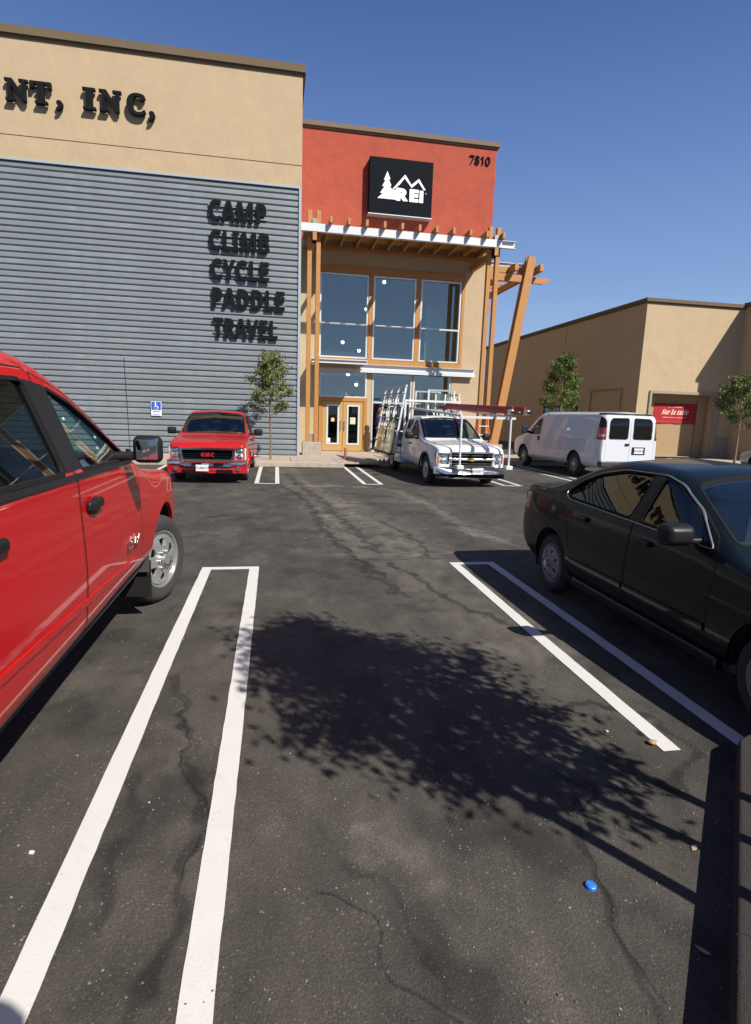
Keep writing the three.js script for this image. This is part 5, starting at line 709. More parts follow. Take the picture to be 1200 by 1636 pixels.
    for (const y of [0.95, 1.32, 1.72, 2.12, 2.5].filter((q) => q < top)) part(rk, 'slat', bar(P(3.5, y, 0.045), P(6.3, y, 0.045), 0.035, 0.11), GREYRAIL);
    for (const y of [1.13, 1.52, 1.92, 2.31]) for (let k = 0; k < 8; k++) { const x = 3.72 + k * 0.33; const g = bar(P(x - 0.03, y - 0.10, 0.05), P(x + 0.05, y + 0.10, 0.05), 0.075, 0.03); part(rk, 'pad', g, PAD); }
    part(rk, 'top_rail', bar(P(3.5, top), P(6.3, top), 0.055, 0.055), WHITESTEEL);
    for (const y of [1.3, 2.1]) for (const x of [3.9, 5.6]) part(rk, 'brace', bar(P(x, y, -0.03), [x, y, s * 0.72], 0.04, 0.04), WHITESTEEL);
    part(rk, 'glass_sheet', (() => { const g = bar(P(4.0, 0.62, 0.12), P(4.0, 1.75, 0.12), 0.9, 0.01); return g; })(), PANE); part(rk, 'glass_sheet', bar(P(5.2, 0.62, 0.115), P(5.2, 1.45, 0.115), 1.0, 0.01), PANE);
    part(rk, 'timber_packer', bx(3.6, 3.9, 0.62, 1.0, zAt(0.8) + s * 0.05 - 0.012, zAt(0.8) + s * 0.05 + 0.012), DOORWOOD);
    for (const x of [3.53, 6.25]) part(rk, 'rack_stanchion', bar([x, 0.9, s * 0.72], [x, 2.35, s * 0.72], 0.05, 0.05), WHITESTEEL);
  }
  // top crate of sheets over the bed
  const cr = new THREE.Group(); cr.name = 'roof_crate'; root.add(cr);
  for (const [z, m] of [[-0.1, 0], [0.75, 0]]) for (const x of [3.6, 5.0]) part(cr, 'crate_post', bar([x, 2.0, z], [x, 2.62, z], 0.05, 0.05), WHITESTEEL);
  for (const x of [3.6, 5.0]) { part(cr, 'crate_rail', bar([x, 2.62, -0.12], [x, 2.62, 0.77], 0.04, 0.05), GREYRAIL); part(cr, 'crate_rail', bar([x, 2.0, -0.12], [x, 2.0, 0.77], 0.04, 0.05), GREYRAIL); }
  for (let k = 0; k < 5; k++) part(cr, 'crate_sheet', bx(3.64, 4.96, 2.05, 2.55 - (k % 2) * 0.04, -0.02 + k * 0.16, 0.02 + k * 0.16), k % 2 ? PAD : PANE);
  // front posts, cross bar
  for (const z of [-0.42, 0.93]) { const p = new THREE.Group(); p.name = 'front_post'; root.add(p); part(p, 'post', bar([-0.24, 0.52, z], [-0.20, 1.80, z], 0.055, 0.055, 10), WHITESTEEL); part(p, 'post_foot', rbx(-0.32, -0.12, 0.50, 0.60, z - 0.09, z + 0.09, 0.012), WHITESTEEL); part(p, 'gusset', extr([[0, 0], [0.12, 0], [0, -0.12]].map(([a, b]) => [a - 0.18, b + 1.78]), 0.01).translate(0, 0, z), WHITESTEEL); }
  part(root, 'cross_bar', bar([-0.2, 1.82, -0.46], [-0.2, 1.82, 1.05], 0.06, 0.06), WHITESTEEL); part(root, 'side_bar', bar([-0.2, 1.85, 0.93], [3.53, 2.05, 0.80], 0.05, 0.05), WHITESTEEL); part(root, 'side_bar', bar([-0.2, 1.85, -0.42], [3.53, 2.05, -0.70], 0.05, 0.05), WHITESTEEL);
}
{ // ladder carried on the front bar
  const RL = new THREE.MeshStandardMaterial({ color: lin(0.30, 0.022, 0.018), roughness: 0.5 });
  const t = thing('extension_ladder', 'red extension ladder lying on top of the white work truck rack', 'ladder'); t.position.set(5.42, 1.79, -12.3); t.rotation.y = Math.PI / 2 + 0.07; t.rotation.z = 0.028;
  for (const [d, y, x1] of [[0, 0, 7.2], [0.05, 0.08, 6.6]]) for (const z of [-0.2 + d, 0.2 - d]) part(t, 'rail', rbx(0, x1, y, y + 0.085, z - 0.018, z + 0.018, 0.006), RL);
  for (let k = 0; k < 22; k++) part(t, 'rung', bar([0.25 + k * 0.31, 0.04, -0.19], [0.25 + k * 0.31, 0.04, 0.19], 0.03, 0.03, 8), ALU);
  for (const z of [-0.2, 0.2]) { part(t, 'foot', rbx(-0.10, 0.10, -0.02, 0.10, z - 0.03, z + 0.03, 0.01), ALU); part(t, 'rail_cap', rbx(-0.22, -0.11, 0.02, 0.07, z - 0.05, z + 0.05, 0.01), PLASTIC); }
}
{ // white cargo van, seen from behind
  const root = thing('white_van', 'white cargo van with windowed rear doors parked nose in by the sidewalk', 'van'); root.position.set(9.86, 0, -20.6); root.rotation.y = -Math.PI / 2 + 0.045; root.scale.setScalar(1.0);
  const S = { L: 5.6, R: 0.36, rimR: 0.205, tyreW: 0.24, archR: 0.43, archY: 0.37, axles: [0.92, 4.28], paint: WHITEPAINT2, beltR: 0.03, edgeR: 0.16, step: 0.1,
    fn: { top: pchip([[0, 0.72], [0.015, 0.86], [0.05, 0.95], [0.14, 1.02], [0.55, 1.12], [0.8, 1.19], [1.2, 1.52], [1.6, 1.82], [1.85, 1.94], [2.3, 1.995], [5.0, 2.0], [5.4, 1.975], [5.55, 1.90], [5.59, 1.75], [5.6, 1.5]]), belt: pchip([[0, 0.66], [0.05, 0.84], [0.14, 0.9], [0.8, 1.08], [1.3, 1.13], [5.5, 1.16], [5.6, 1.14]]), width: pchip([[0, 0.76], [0.015, 0.82], [0.06, 0.9], [0.25, 0.955], [0.7, 0.98], [5.2, 0.98], [5.48, 0.955], [5.57, 0.915], [5.6, 0.88]]), shoulder: K(0.985), bottom: pchip([[0, 0.34], [0.3, 0.30], [5.3, 0.34], [5.6, 0.42]]), mid: K(0.7), tumble: pchip([[0, 0.3], [1, 0.25], [1.8, 0.16], [5.6, 0.13]]), crown: K(0.05) },
    doors: [{ id: 1, poly: [[0.98, 0.80], [1.36, 0.80], [1.30, 0.42], [2.12, 0.42], [2.12, 1.80], [1.85, 1.74], [1.45, 1.5], [1.12, 1.24], [0.98, 1.1]].slice(0), r: 0.04 }], sideWindows: [{ door: 1, poly: [[1.27, 1.19], [2.04, 1.21], [2.04, 1.72], [1.86, 1.68], [1.55, 1.46]], mat: TINT, trim: 0.02 }],
    topWindows: [{ poly: [[0.9, -0.78], [0.86, 0], [0.9, 0.78], [1.62, 0.70], [1.66, 0], [1.62, -0.70]], y0: 1.18, y1: 2.4, mat: TINT }],
    wheelStyle: { n: 8, r0: 0.5, r1: 0.72, span: 0.4, dish: 0.45, bulge: 0.01, lugs: 8, mat: new THREE.MeshStandardMaterial({ color: lin(0.22, 0.22, 0.22), roughness: 0.5, metalness: 0.5 }) } };
  S.panels = []; S.linerCuts = [bx(5.2, 5.7, 1.18, 1.82, -0.74, 0.74)];
  const lampZ = [[0.80, 1.18], [1.1, 1.18], [1.1, 1.86], [0.86, 1.86], [0.80, 1.7]];
  for (const s of [1, -1]) { const p = s > 0 ? lampZ : mirrorZ(lampZ); S.panels.push({ name: 'tail_light_housing', prism: frontP(p, 5.36, 5.7), hole: frontP(grow(p, 0.003), 5.36, 5.7), mat: PLASTIC }); }
  for (const s of [1, -1]) { const d = roundPoly([[0.012, 0.56], [0.785, 0.56], [0.785, 1.70], [0.72, 1.86], [0.012, 1.89]], 0.02, 2), p = s > 0 ? d : mirrorZ(d), w0 = roundPoly([[0.085, 1.20], [0.705, 1.20], [0.69, 1.70], [0.62, 1.79], [0.085, 1.80]], 0.06, 3), w = s > 0 ? w0 : mirrorZ(w0); S.panels.push({ name: 'rear_door', prism: frontP(p, 5.3, 5.7, [w]), hole: frontP(grow(p, 0.006), 5.3, 5.7), mat: WHITEPAINT2 }); }
  const b = buildVehicle(root, S), thin = brush(shell(S, 0.006, 0.014)), proud = brush(shell(S, -0.012, 0.01));
  for (const s of [1, -1]) {
    const w0 = roundPoly([[0.085, 1.20], [0.705, 1.20], [0.69, 1.70], [0.62, 1.79], [0.085, 1.80]], 0.06, 3), w = s > 0 ? w0 : mirrorZ(w0); const host = root.children.filter((c) => c.name === 'rear_door')[s > 0 ? 0 : 1];
    part(host, 'window_pane', geoOf(meet(thin, brush(frontP(w, 5.3, 5.7)))), TINT); part(host, 'window_seal', geoOf(meet(brush(shell(S, -0.004, 0.02)), brush(frontP(grow(w, 0.014), 5.3, 5.7, [grow(w, -0.012)])))), RUBBER);
    const rl = [[0.81, 1.19], [1.1, 1.19], [1.1, 1.52], [0.81, 1.52]], r2 = s > 0 ? rl : mirrorZ(rl); part(root, 'tail_light', geoOf(meet(proud, brush(frontP(r2, 5.37, 5.7)))), REDLENS);
    const bl = [[0.80, 1.26], [1.1, 1.26], [1.1, 1.33], [0.80, 1.33]], b2 = s > 0 ? bl : mirrorZ(bl); part(root, 'reverse_light', geoOf(meet(brush(shell(S, -0.015, 0)), brush(frontP(b2, 5.45, 5.7)))), M(lin(0.5, 0.3, 0.3), { roughness: 0.2 }));
    mirrorPart(root, 1.25, 1.32, s * 1.13, s, 0.2, 0.28, PLASTIC);
  }
  for (const d of b.doors) part(d.mesh, 'handle', rbx(1.98, 2.04, 0.98, 1.14, d.s * 0.985 - 0.015, d.s * 0.985 + 0.02, 0.014, 2), PLASTIC);
  part(root, 'roof_trim', geoOf(meet(proud, brush(frontP([[-0.86, 1.895], [0.86, 1.895], [0.9, 1.94], [-0.9, 1.94]], 5.2, 5.7)))), PLASTIC);
  part(root, 'rear_bumper', rbx(5.5, 5.72, 0.40, 0.55, -0.95, 0.95, 0.03, 2), DARKMETAL);
  part(root, 'plate_recess', rbx(5.59, 5.612, 0.76, 0.98, -0.52, -0.08, 0.008), PLASTIC); licensePlate(root, 5.622, 0.87, -0.3, 1, '8C12075');
  part(root, 'handle', rbx(5.59, 5.63, 1.02, 1.08, 0.03, 0.16, 0.01), PLASTIC);
  part(root, 'cargo_floor', bx(0.9, 5.4, 0.42, 0.47, -0.9, 0.9), INTERIOR); part(root, 'engine_bay', bx(0.2, 1.0, 0.4, 0.9, -0.5, 0.5), INTERIOR); part(root, 'bulkhead', bx(2.35, 2.4, 0.47, 1.9, -0.85, 0.85), SEATGREY); part(root, 'dashboard', rbx(0.95, 1.35, 0.75, 1.13, -0.8, 0.8, 0.06, 2), INTERIOR);
  for (const z of [0.45, -0.45]) seat(root, 1.85, z, SEATGREY, true, 0.58);
  part(root, 'front_bumper', rbx(-0.08, 0.1, 0.36, 0.56, -0.9, 0.9, 0.04, 2), DARKMETAL);
  part(root, 'side_strip', geoOf(meet(brush(shell(S, -0.006, 0.01)), brush(sideP([[2.2, 0.695], [3.8, 0.695], [3.8, 0.705], [2.2, 0.705]], -1.6, 1.6)))), WHITEPAINT2);
}
// ---------------------------------------------------------------- trees
const BARK = new THREE.MeshStandardMaterial({ map: grainTexture(128, (u, v) => { const k = 1 + 0.3 * tn(noiseA, u, v * 0.3, 20) + 0.15 * tn(noiseB, u, v, 8); return [0.17 * k, 0.125 * k, 0.085 * k]; }), roughness: 0.95 });
const LEAF = new THREE.MeshPhysicalMaterial({ color: 0xffffff, vertexColors: true, roughness: 0.75, transmission: 0.35, thickness: 0, specularIntensity: 0.4, side: THREE.DoubleSide });
function taper(pts, r0, r1, seg = 7) {   // a tapering limb along points
  const c = new THREE.CatmullRomCurve3(pts.map((p) => new THREE.Vector3(...p))), n = Math.max(4, pts.length * 3), P = [], I = [], U = [], fr = c.computeFrenetFrames(n);
  for (let i = 0; i <= n; i++) { const q = c.getPointAt(i / n), r = lerp(r0, r1, i / n); for (let j = 0; j <= seg; j++) { const a = j / seg * Math.PI * 2, v = fr.normals[i].clone().multiplyScalar(Math.cos(a) * r).addScaledVector(fr.binormals[i], Math.sin(a) * r); P.push(q.x + v.x, q.y + v.y, q.z + v.z); U.push(j / seg * 0.3, i / n * 2); if (i && j) { const k = i * (seg + 1) + j, b = k - seg - 1; I.push(b - 1, b, k - 1, k - 1, b, k); } } }
  const g = new THREE.BufferGeometry(); g.setAttribute('position', new THREE.Float32BufferAttribute(P, 3)); g.setAttribute('uv', new THREE.Float32BufferAttribute(U, 2)); g.setIndex(I); g.computeVertexNormals(); return g;
}
function tree(name, label, pos, o) {
  const R = rng(o.seed), gs = () => (R() + R() + R() - 1.5) * 0.82, t = thing(name, label, 'tree', o.group); t.position.set(...pos);
  const H = o.H, top = [(R() - 0.5) * 0.12, H * 0.93, (R() - 0.5) * 0.12], trunkPts = [[0, -0.06, 0], [0.01, o.y0 * 0.5, -0.012], [-0.015, o.y0, 0.01], [top[0] * 0.6, lerp(o.y0, H, 0.5), top[2] * 0.6], top];
  part(t, 'trunk', taper(trunkPts, o.r, o.r * 0.22, 8), BARK);
  const limbs = [], P = [], N = [], C = [], tips = [];
  for (let k = 0; k < o.limbs; k++) {
    const f = (k + R() * 0.8) / o.limbs, y = lerp(o.y0, H * 0.93, Math.pow(f, 0.9)), a = k * 2.4 + R() * 0.9, w = o.shape(f) * (0.75 + 0.35 * R()), up = w * (0.45 + 0.5 * R());
    const e = [Math.cos(a) * w, Math.min(y + up, H), Math.sin(a) * w], s = [top[0] * f, y, top[2] * f]; limbs.push(taper([s, [lerp(s[0], e[0], 0.5), y + up * 0.35, lerp(s[2], e[2], 0.5)], e], o.r * 0.30, 0.005, 5));
    for (const q of [0.45, 0.7, 0.88, 1.0, 1.06]) tips.push([lerp(s[0], e[0], q), lerp(y, e[1], q), lerp(s[2], e[2], q), o.clump * (0.7 + 0.6 * R())]);
  }
  for (let k = 0; k < (o.tops ?? 3); k++) tips.push([top[0] + gs() * 0.06, H * (0.9 + 0.05 * k / 3), top[2] + gs() * 0.06, o.clump * 0.7]);
  const limbsPart = part(t, 'limbs', merge(limbs), BARK); limbsPart.userData.kind = 'stuff';
  const v = new THREE.Vector3(), u = new THREE.Vector3(), n = new THREE.Vector3();
  for (let k = 0; k < o.leaves; k++) {
    const tp = tips[Math.floor(R() * tips.length)], x = tp[0] + gs() * tp[3], y = tp[1] + gs() * tp[3] * 0.9, z = tp[2] + gs() * tp[3];
    if (y < o.y0 * 0.85) continue;
    u.set(R() - 0.5, (o.droop ?? -0.5) + (R() - 0.5) * 0.9, R() - 0.5).normalize(); v.set(R() - 0.5, R() - 0.5, R() - 0.5).cross(u).normalize(); n.copy(u).cross(v);
    const L = o.leaf * (0.7 + 0.6 * R()), w = L * (o.slim ?? 0.42), q = R(), c = q < o.pale ? o.c2 : o.c1, b = 0.7 + 0.6 * R();
    const pt = (a, s, h) => [x + u.x * a + v.x * s + n.x * h, y + u.y * a + v.y * s + n.y * h, z + u.z * a + v.z * s + n.z * h];
    const A = pt(0, 0, 0), B = pt(L * 0.5, w / 2, w * 0.15), D = pt(L * 0.5, -w / 2, w * 0.15), E = pt(L, 0, 0), F = pt(L * 0.5, 0, 0);
    for (const tri of [[A, F, B], [F, E, B], [A, D, F], [F, D, E]]) for (const p of tri) { P.push(...p); C.push(c[0] * b, c[1] * b, c[2] * b); }
  }
  const g = new THREE.BufferGeometry(); g.setAttribute('position', new THREE.Float32BufferAttribute(P, 3)); g.setAttribute('color', new THREE.Float32BufferAttribute(C, 3)); g.computeVertexNormals();
  part(t, 'crown', g, LEAF); return t;
}
const green = [0.075, 0.105, 0.030], greenPale = [0.24, 0.26, 0.095];
tree('street_tree', 'slim young tree with pale leaves in front of the grey siding', [-0.19, 0.15, -18.35], { seed: 7, H: 3.42, y0: 1.30, r: 0.035, limbs: 24, leaves: 5600, clump: 0.18, leaf: 0.085, pale: 0.5, c1: green, c2: greenPale, shape: (f) => f < 0.45 ? 0.62 - 0.15 * Math.abs(f - 0.2) : f < 0.55 ? 0.36 : 0.46 * (1 - f) + 0.22, group: 'young street trees' });
tree('street_tree', 'young green tree standing behind the white van', [11.85, 0.15, -22.6], { seed: 12, H: 4.35, y0: 1.3, r: 0.05, limbs: 22, leaves: 4600, clump: 0.22, leaf: 0.12, pale: 0.35, c1: [0.07, 0.12, 0.024], c2: [0.19, 0.24, 0.06], shape: (f) => 0.95 * Math.pow(1 - f, 0.75) + 0.12, group: 'young street trees', droop: 0.2 });
tree('street_tree', 'young leafy tree beside the doorway at the right edge', [18.25, 0.15, -20.05], { seed: 19, H: 3.5, y0: 1.38, r: 0.05, limbs: 20, leaves: 4400, clump: 0.22, leaf: 0.12, pale: 0.4, c1: [0.075, 0.11, 0.026], c2: [0.20, 0.23, 0.065], shape: (f) => 0.95 * Math.pow(Math.sin(Math.PI * clamp(0.22 + f * 0.72)), 0.8), group: 'young street trees' });
// ---------------------------------------------------------------- planter island with its staked tree, just right of the frame
{
  const KERB = /* dark painted kerb */ new THREE.MeshStandardMaterial({ map: rep(grainTexture(256, (u, v) => { const k = 1 + 0.08 * tn(noiseB, u, v, 5) + 0.10 * tn(noiseA, u, v, 50); return [0.026 * k, 0.021 * k, 0.019 * k]; }), 0.8), bumpMap: rep(stuccoBump, 3), bumpScale: 0.003, roughness: 0.92 });
  const outer = roundPoly([[2.34, -2.29, 0.03], [0.82, -0.64, 0.06], [2.30, 0.98, 0.06], [2.70, 0.98, 0.06], [4.1, -0.72, 0.06], [2.72, -2.44, 0.05]], 0.05, 4), inner = grow(outer, -0.15);
  const t = thing('planter_kerb', 'low raised kerb of the planter island at the lower right corner', 'kerb');
  // kerb stones cut along the ring
  const ring = remap(extr(outer.map(([x, z]) => [x, -z]).reverse()  , 0.235, { holes: [grow(inner, 0.012).map(([x, z]) => [x, -z])], bevel: 0.018, segs: 3 }), (a, b, d) => [a, d - 0.130, -b]);
  const rb = brush(toCreasedNormals(ring, 0.6)), cx = 2.41, cz = -0.72;
  for (const [a0, a1] of [[-2.6, -1.52], [-1.52, -0.5], [-0.5, 0.6], [0.6, 1.6], [1.6, 2.6], [2.6, 3.683]]) { const w = [[cx, cz], ...[0, 0.5, 1].map((q) => { const a = lerp(a0 + 0.002, a1 - 0.002, q); return [cx + Math.cos(a) * 4, cz + Math.sin(a) * 4]; })]; part(t, 'kerb_stone', worldUV(geoOf(meet(rb, brush(topP(w, -0.2, 0.4))))), KERB); }
  const mulch = remap(extr(inner.map(([x, z]) => [x, -z]).reverse(), 0.13, {}), (a, b, d) => [a, d - 0.045, -b]);
  const m = struct('planter_soil', worldUV(mulch), new THREE.MeshStandardMaterial({ map: rep(grainTexture(256, (u, v) => { const k = 1 + 0.5 * tn(noiseA, u, v, 26) + 0.4 * tn(noiseB, u, v, 70); return [0.075 * k, 0.05 * k, 0.033 * k]; }), 1.2), roughness: 1 }));
}
tree('planter_tree', 'staked young tree growing in the planter island, casting the big shadow', [2.30, 0.10, -0.90], { seed: 43, H: 3.66, y0: 1.36, r: 0.035, limbs: 44, leaves: 11500, clump: 0.25, leaf: 0.075, pale: 0.3, c1: [0.05, 0.085, 0.022], c2: [0.11, 0.14, 0.04], shape: (f) => f < 0.4 ? 0.40 + 0.95 * f : 0.80 * (1.38 - f), tops: 4, slim: 0.5 });
{ const STAKE = new THREE.MeshStandardMaterial({ map: rep(woodTex, 1.4), color: lin(0.5, 0.6, 0.9), roughness: 0.9 });
  for (const [dx, dz, w] of [[0.245, -0.165, 'far'], [-0.245, 0.165, 'near']]) { const t = thing('tree_stake', `round timber stake on the ${w} side of the planter tree`, 'stake', 'stakes of the planter tree'); t.position.set(2.30 + dx, 0.1, -0.90 + dz); part(t, 'post', (() => { const g = new THREE.CylinderGeometry(0.03, 0.032, 2.5, 12); g.translate(0, 1.2, 0); return g; })(), STAKE); part(t, 'tie', bar([0, 1.65, 0], [-dx * 0.9, 1.68, -dz * 0.9], 0.018, 0.018, 6), RUBBER); } }
// ---------------------------------------------------------------- people
function sdfMesh(fn, c, half, res) {
  const mc = new MarchingCubes(res, NOMAT, false, false, 200000); mc.isolation = 0; const S = mc.size, h = mc.halfsize, f = mc.field;
  for (let k = 0; k < S; k++) for (let j = 0; j < S; j++) for (let i = 0; i < S; i++) f[i + j * S + k * S * S] = -fn(c[0] + (i - h) / h * half, c[1] + (j - h) / h * half, c[2] + (k - h) / h * half);
  mc.update(); const n = mc.count, P = new Float32Array(n * 3), N = new Float32Array(n * 3), e = 0.004;
  for (let i = 0; i < n; i++) { const x = c[0] + mc.positionArray[3 * i] * half, y = c[1] + mc.positionArray[3 * i + 1] * half, z = c[2] + mc.positionArray[3 * i + 2] * half; P.set([x, y, z], 3 * i); const gx = fn(x + e, y, z) - fn(x - e, y, z), gy = fn(x, y + e, z) - fn(x, y - e, z), gz = fn(x, y, z + e) - fn(x, y, z - e), L = Math.hypot(gx, gy, gz) || 1; N.set([gx / L, gy / L, gz / L], 3 * i); }
  const g = new THREE.BufferGeometry(); g.setAttribute('position', new THREE.BufferAttribute(P, 3)); g.setAttribute('normal', new THREE.BufferAttribute(N, 3)); return g;
}
function person(label, pos, turn, o) {   // faces -z before the turn; joints in metres
  const smin = (a, b, k) => { const h = clamp(0.5 + 0.5 * (b - a) / k); return lerp(b, a, h) - k * h * (1 - h); };
  const cap = (p, a, b, r0, r1) => { const bx_ = b[0] - a[0], by = b[1] - a[1], bz = b[2] - a[2], px = p[0] - a[0], py = p[1] - a[1], pz = p[2] - a[2], t = clamp((px * bx_ + py * by + pz * bz) / (bx_ * bx_ + by * by + bz * bz)); return Math.hypot(px - bx_ * t, py - by * t, pz - bz * t) - lerp(r0, r1, t); };
  const J = { hipL: [-0.09, 0.92, 0], hipR: [0.09, 0.92, 0], knL: [-0.10, 0.50, -0.03 + o.step], knR: [0.10, 0.50, -0.03 - o.step], anL: [-0.10, 0.08, 0.03 + o.step * 1.6], anR: [0.10, 0.08, 0.03 - o.step * 1.6], shL: [-0.19, 1.42, 0.01], shR: [0.19, 1.42, 0.01], elL: o.elL, elR: o.elR, haL: o.haL, haR: o.haR };
  const bones = [[[0, 0.95, 0], [0, 1.15, 0], 0.135, 0.125], [[0, 1.15, 0], [0, 1.38, 0.01], 0.13, 0.14], [J.shL, J.shR, 0.07, 0.07], [[0, 1.40, 0.01], [0, 1.56, -0.01], 0.06, 0.052], [J.hipL, J.knL, 0.088, 0.06], [J.hipR, J.knR, 0.088, 0.06], [J.knL, J.anL, 0.058, 0.04], [J.knR, J.anR, 0.058, 0.04], [J.anL, [J.anL[0], 0.035, J.anL[2] - 0.16], 0.045, 0.035], [J.anR, [J.anR[0], 0.035, J.anR[2] - 0.16], 0.045, 0.035], [J.shL, J.elL, 0.052, 0.042], [J.shR, J.elR, 0.052, 0.042], [J.elL, J.haL, 0.04, 0.028], [J.elR, J.haR, 0.04, 0.028]];
  const bodyF = (x, y, z) => { let d = 9; const p = [x, y, z]; for (const [a, b, r0, r1] of bones) d = smin(d, cap(p, a, b, r0, r1), 0.035); return d; };
  const g1 = sdfMesh(bodyF, [0, 0.8, 0], 0.86, 84);
  const headF = (x, y, z) => { const sk = Math.hypot(x / 0.076, (y - 1.675) / 0.112, (z + 0.005) / 0.095) - 1; let d = sk * 0.08; d = smin(d, cap([x, y, z], [0, 1.665, -0.093], [0, 1.64, -0.112], 0.010, 0.014), 0.015); d = smin(d, cap([x, y, z], [0, 1.60, -0.075], [0, 1.585, -0.08], 0.02, 0.022), 0.03); for (const s of [-1, 1]) { d = smin(d, Math.hypot((x - s * 0.078) / 0.5, (y - 1.665), (z - 0.01)) - 0.026, 0.01); d = Math.max(d, -(Math.hypot(x - s * 0.03, y - 1.685, z + 0.105) - 0.016)); } return smin(d, cap([x, y, z], [0, 1.5, -0.005], [0, 1.6, 0], 0.052, 0.052), 0.03); };
  const g2 = sdfMesh(headF, [0, 1.66, 0], 0.19, 56);
  const hands = ['L', 'R'].map((k) => { const a = J['el' + k], b = J['ha' + k], d = [b[0] - a[0], b[1] - a[1], b[2] - a[2]], L = Math.hypot(...d), u = d.map((q) => q / L), sd = k === 'L' ? 1 : -1; const v = new THREE.Vector3(...u).cross(new THREE.Vector3(0.2, 0.3, 1)).normalize(), w = new THREE.Vector3(...u).cross(v); const at = (l, s, q) => [b[0] + u[0] * l + v.x * s + w.x * q, b[1] + u[1] * l + v.y * s + w.y * q, b[2] + u[2] * l + v.z * s + w.z * q]; const fs = [[-0.027, 0.066], [-0.009, 0.078], [0.009, 0.073], [0.027, 0.056]].map(([s, l]) => [[at(0.06, s, 0), at(0.06 + l * 0.55, s * 1.1, 0.012)], [at(0.06 + l * 0.55, s * 1.1, 0.012), at(0.06 + l * 0.85, s * 1.1, 0.045)]]); return { c: at(0.06, 0, 0.01), f: (x, y, z) => { const p = [x, y, z]; let h = smin(cap(p, at(-0.02, 0, 0), at(0.05, -0.015, 0), 0.03, 0.026), cap(p, at(0, 0.01, 0), at(0.06, 0.02, 0), 0.024, 0.018), 0.02); for (const [m, n2] of fs) h = smin(h, Math.min(cap(p, m[0], m[1], 0.0095, 0.009), cap(p, n2[0], n2[1], 0.009, 0.007)), 0.006); return smin(h, Math.min(cap(p, at(0.005, -0.03, 0.01), at(0.045, -0.052, 0.03), 0.012, 0.01), cap(p, at(0.045, -0.052, 0.03), at(0.07, -0.046, 0.05), 0.01, 0.008)), 0.008); } }; });
  const gh = hands.map((h) => sdfMesh(h.f, h.c, 0.125, 44));
  const tint = (g, f) => { const p = g.attributes.position, c = new Float32Array(p.count * 3); for (let i = 0; i < p.count; i++) c.set(f(p.getX(i), p.getY(i), p.getZ(i)), 3 * i); g.setAttribute('color', new THREE.BufferAttribute(c, 3)); return g; };
  const skin = [0.42, 0.24, 0.16], all = [tint(g1, (x, y, z) => (y < 0.10 ? [0.05, 0.04, 0.035] : y < 0.96 && Math.abs(x) < 0.22 && !(Math.abs(x) > 0.16 && y > 0.6) ? o.legs : y > 1.50 ? skin : o.top)), tint(g2, () => skin), ...gh.map((g) => tint(g, () => skin))];
  const t = thing('person', label, 'person'); t.position.set(...pos); t.rotation.y = turn; t.scale.setScalar(o.scale ?? 1);
  part(t, 'body', mergeGeometries(all), new THREE.MeshStandardMaterial({ vertexColors: true, roughness: 0.85 }));
  const hairF = (x, y, z) => Math.max(Math.hypot(x / 0.084, (y - 1.685) / 0.118, (z - 0.008) / 0.102) * 0.09 - 0.09, 1.60 + Math.max(0, -z * 1.1 + 0.02) * 1.0 - y, -(z + 0.07 + (y - 1.78) * -0.2) * 0 - 9); part(t, 'hair', sdfMesh((x, y, z) => Math.max(hairF(x, y, z), (y < 1.745 ? -z - 0.045 : -9)), [0, 1.7, 0], 0.18, 44), new THREE.MeshStandardMaterial({ color: lin(...o.hair), roughness: 0.8 }));
  return t;
}
person('person in dark purple top and dark trousers standing by the glazed entrance', [4.05, 0.15, -22.35], -1.2, { step: 0.05, top: [0.05, 0.035, 0.12], legs: [0.10, 0.075, 0.06], hair: [0.18, 0.07, 0.04], elL: [-0.26, 1.14, 0.03], elR: [0.25, 1.14, 0.02], haL: [-0.20, 0.95, -0.12], haR: [0.2, 0.98, -0.16] });
person('photographer whose shadow falls at the lower left corner', [0.28, 0, 0.155], -0.18, { step: 0.02, scale: 1.06, top: [0.08, 0.09, 0.12], legs: [0.05, 0.06, 0.09], hair: [0.03, 0.02, 0.015], elL: [-0.29, 1.20, -0.04], elR: [0.27, 1.22, -0.04], haL: [-0.19, 1.50, -0.02], haR: [0.12, 1.52, -0.03] });
// ---------------------------------------------------------------- small things
{ const t = thing('bottle_cap', 'small bright blue plastic cap lying on the asphalt', 'cap'); t.position.set(1.15, 0.001, -1.65);
  const g = new THREE.LatheGeometry([[0.0, 0.012], [0.018, 0.012], [0.0205, 0.010], [0.022, 0.0], [0.020, 0.0], [0.018, 0.009], [0, 0.009]].map(([a, b]) => new THREE.Vector2(a, b)), 24); part(t, 'shell', toCreasedNormals(g, 0.5), M(lin(0.02, 0.17, 0.62), { roughness: 0.35 })); t.scale.setScalar(0.95); const k = new THREE.TorusGeometry(0.010, 0.0015, 4, 14, 4); k.rotateX(Math.PI / 2); k.translate(0, 0.0125, 0); part(t, 'embossed_ring', k, M(lin(0.05, 0.25, 0.7), { roughness: 0.4 })); }
function pebbleGeo(R, s) { const g = mergeVertices(new THREE.IcosahedronGeometry(s, 1)); g.deleteAttribute('uv'); const h = mergeVertices(g), p = h.attributes.position, a = 0.6 + 0.5 * R(), b = 0.5 + 0.3 * R(), sd = R() * 90; for (let i = 0; i < p.count; i++) { const x = p.getX(i), y = p.getY(i), z = p.getZ(i), k = 1 + 0.35 * noise3(x / s + sd, y / s, z / s); p.setXYZ(i, x * k, y * k * b, z * k * a); } h.computeVertexNormals(); return h; }
{ const R = rng(77), t = thing('stone', 'tan stone lying on the end of the right stall line', 'stone'); t.position.set(1.99, 0.014, -2.47); part(t, 'rock', pebbleGeo(R, 0.024), M(lin(0.36, 0.22, 0.11), { roughness: 0.9 })); }
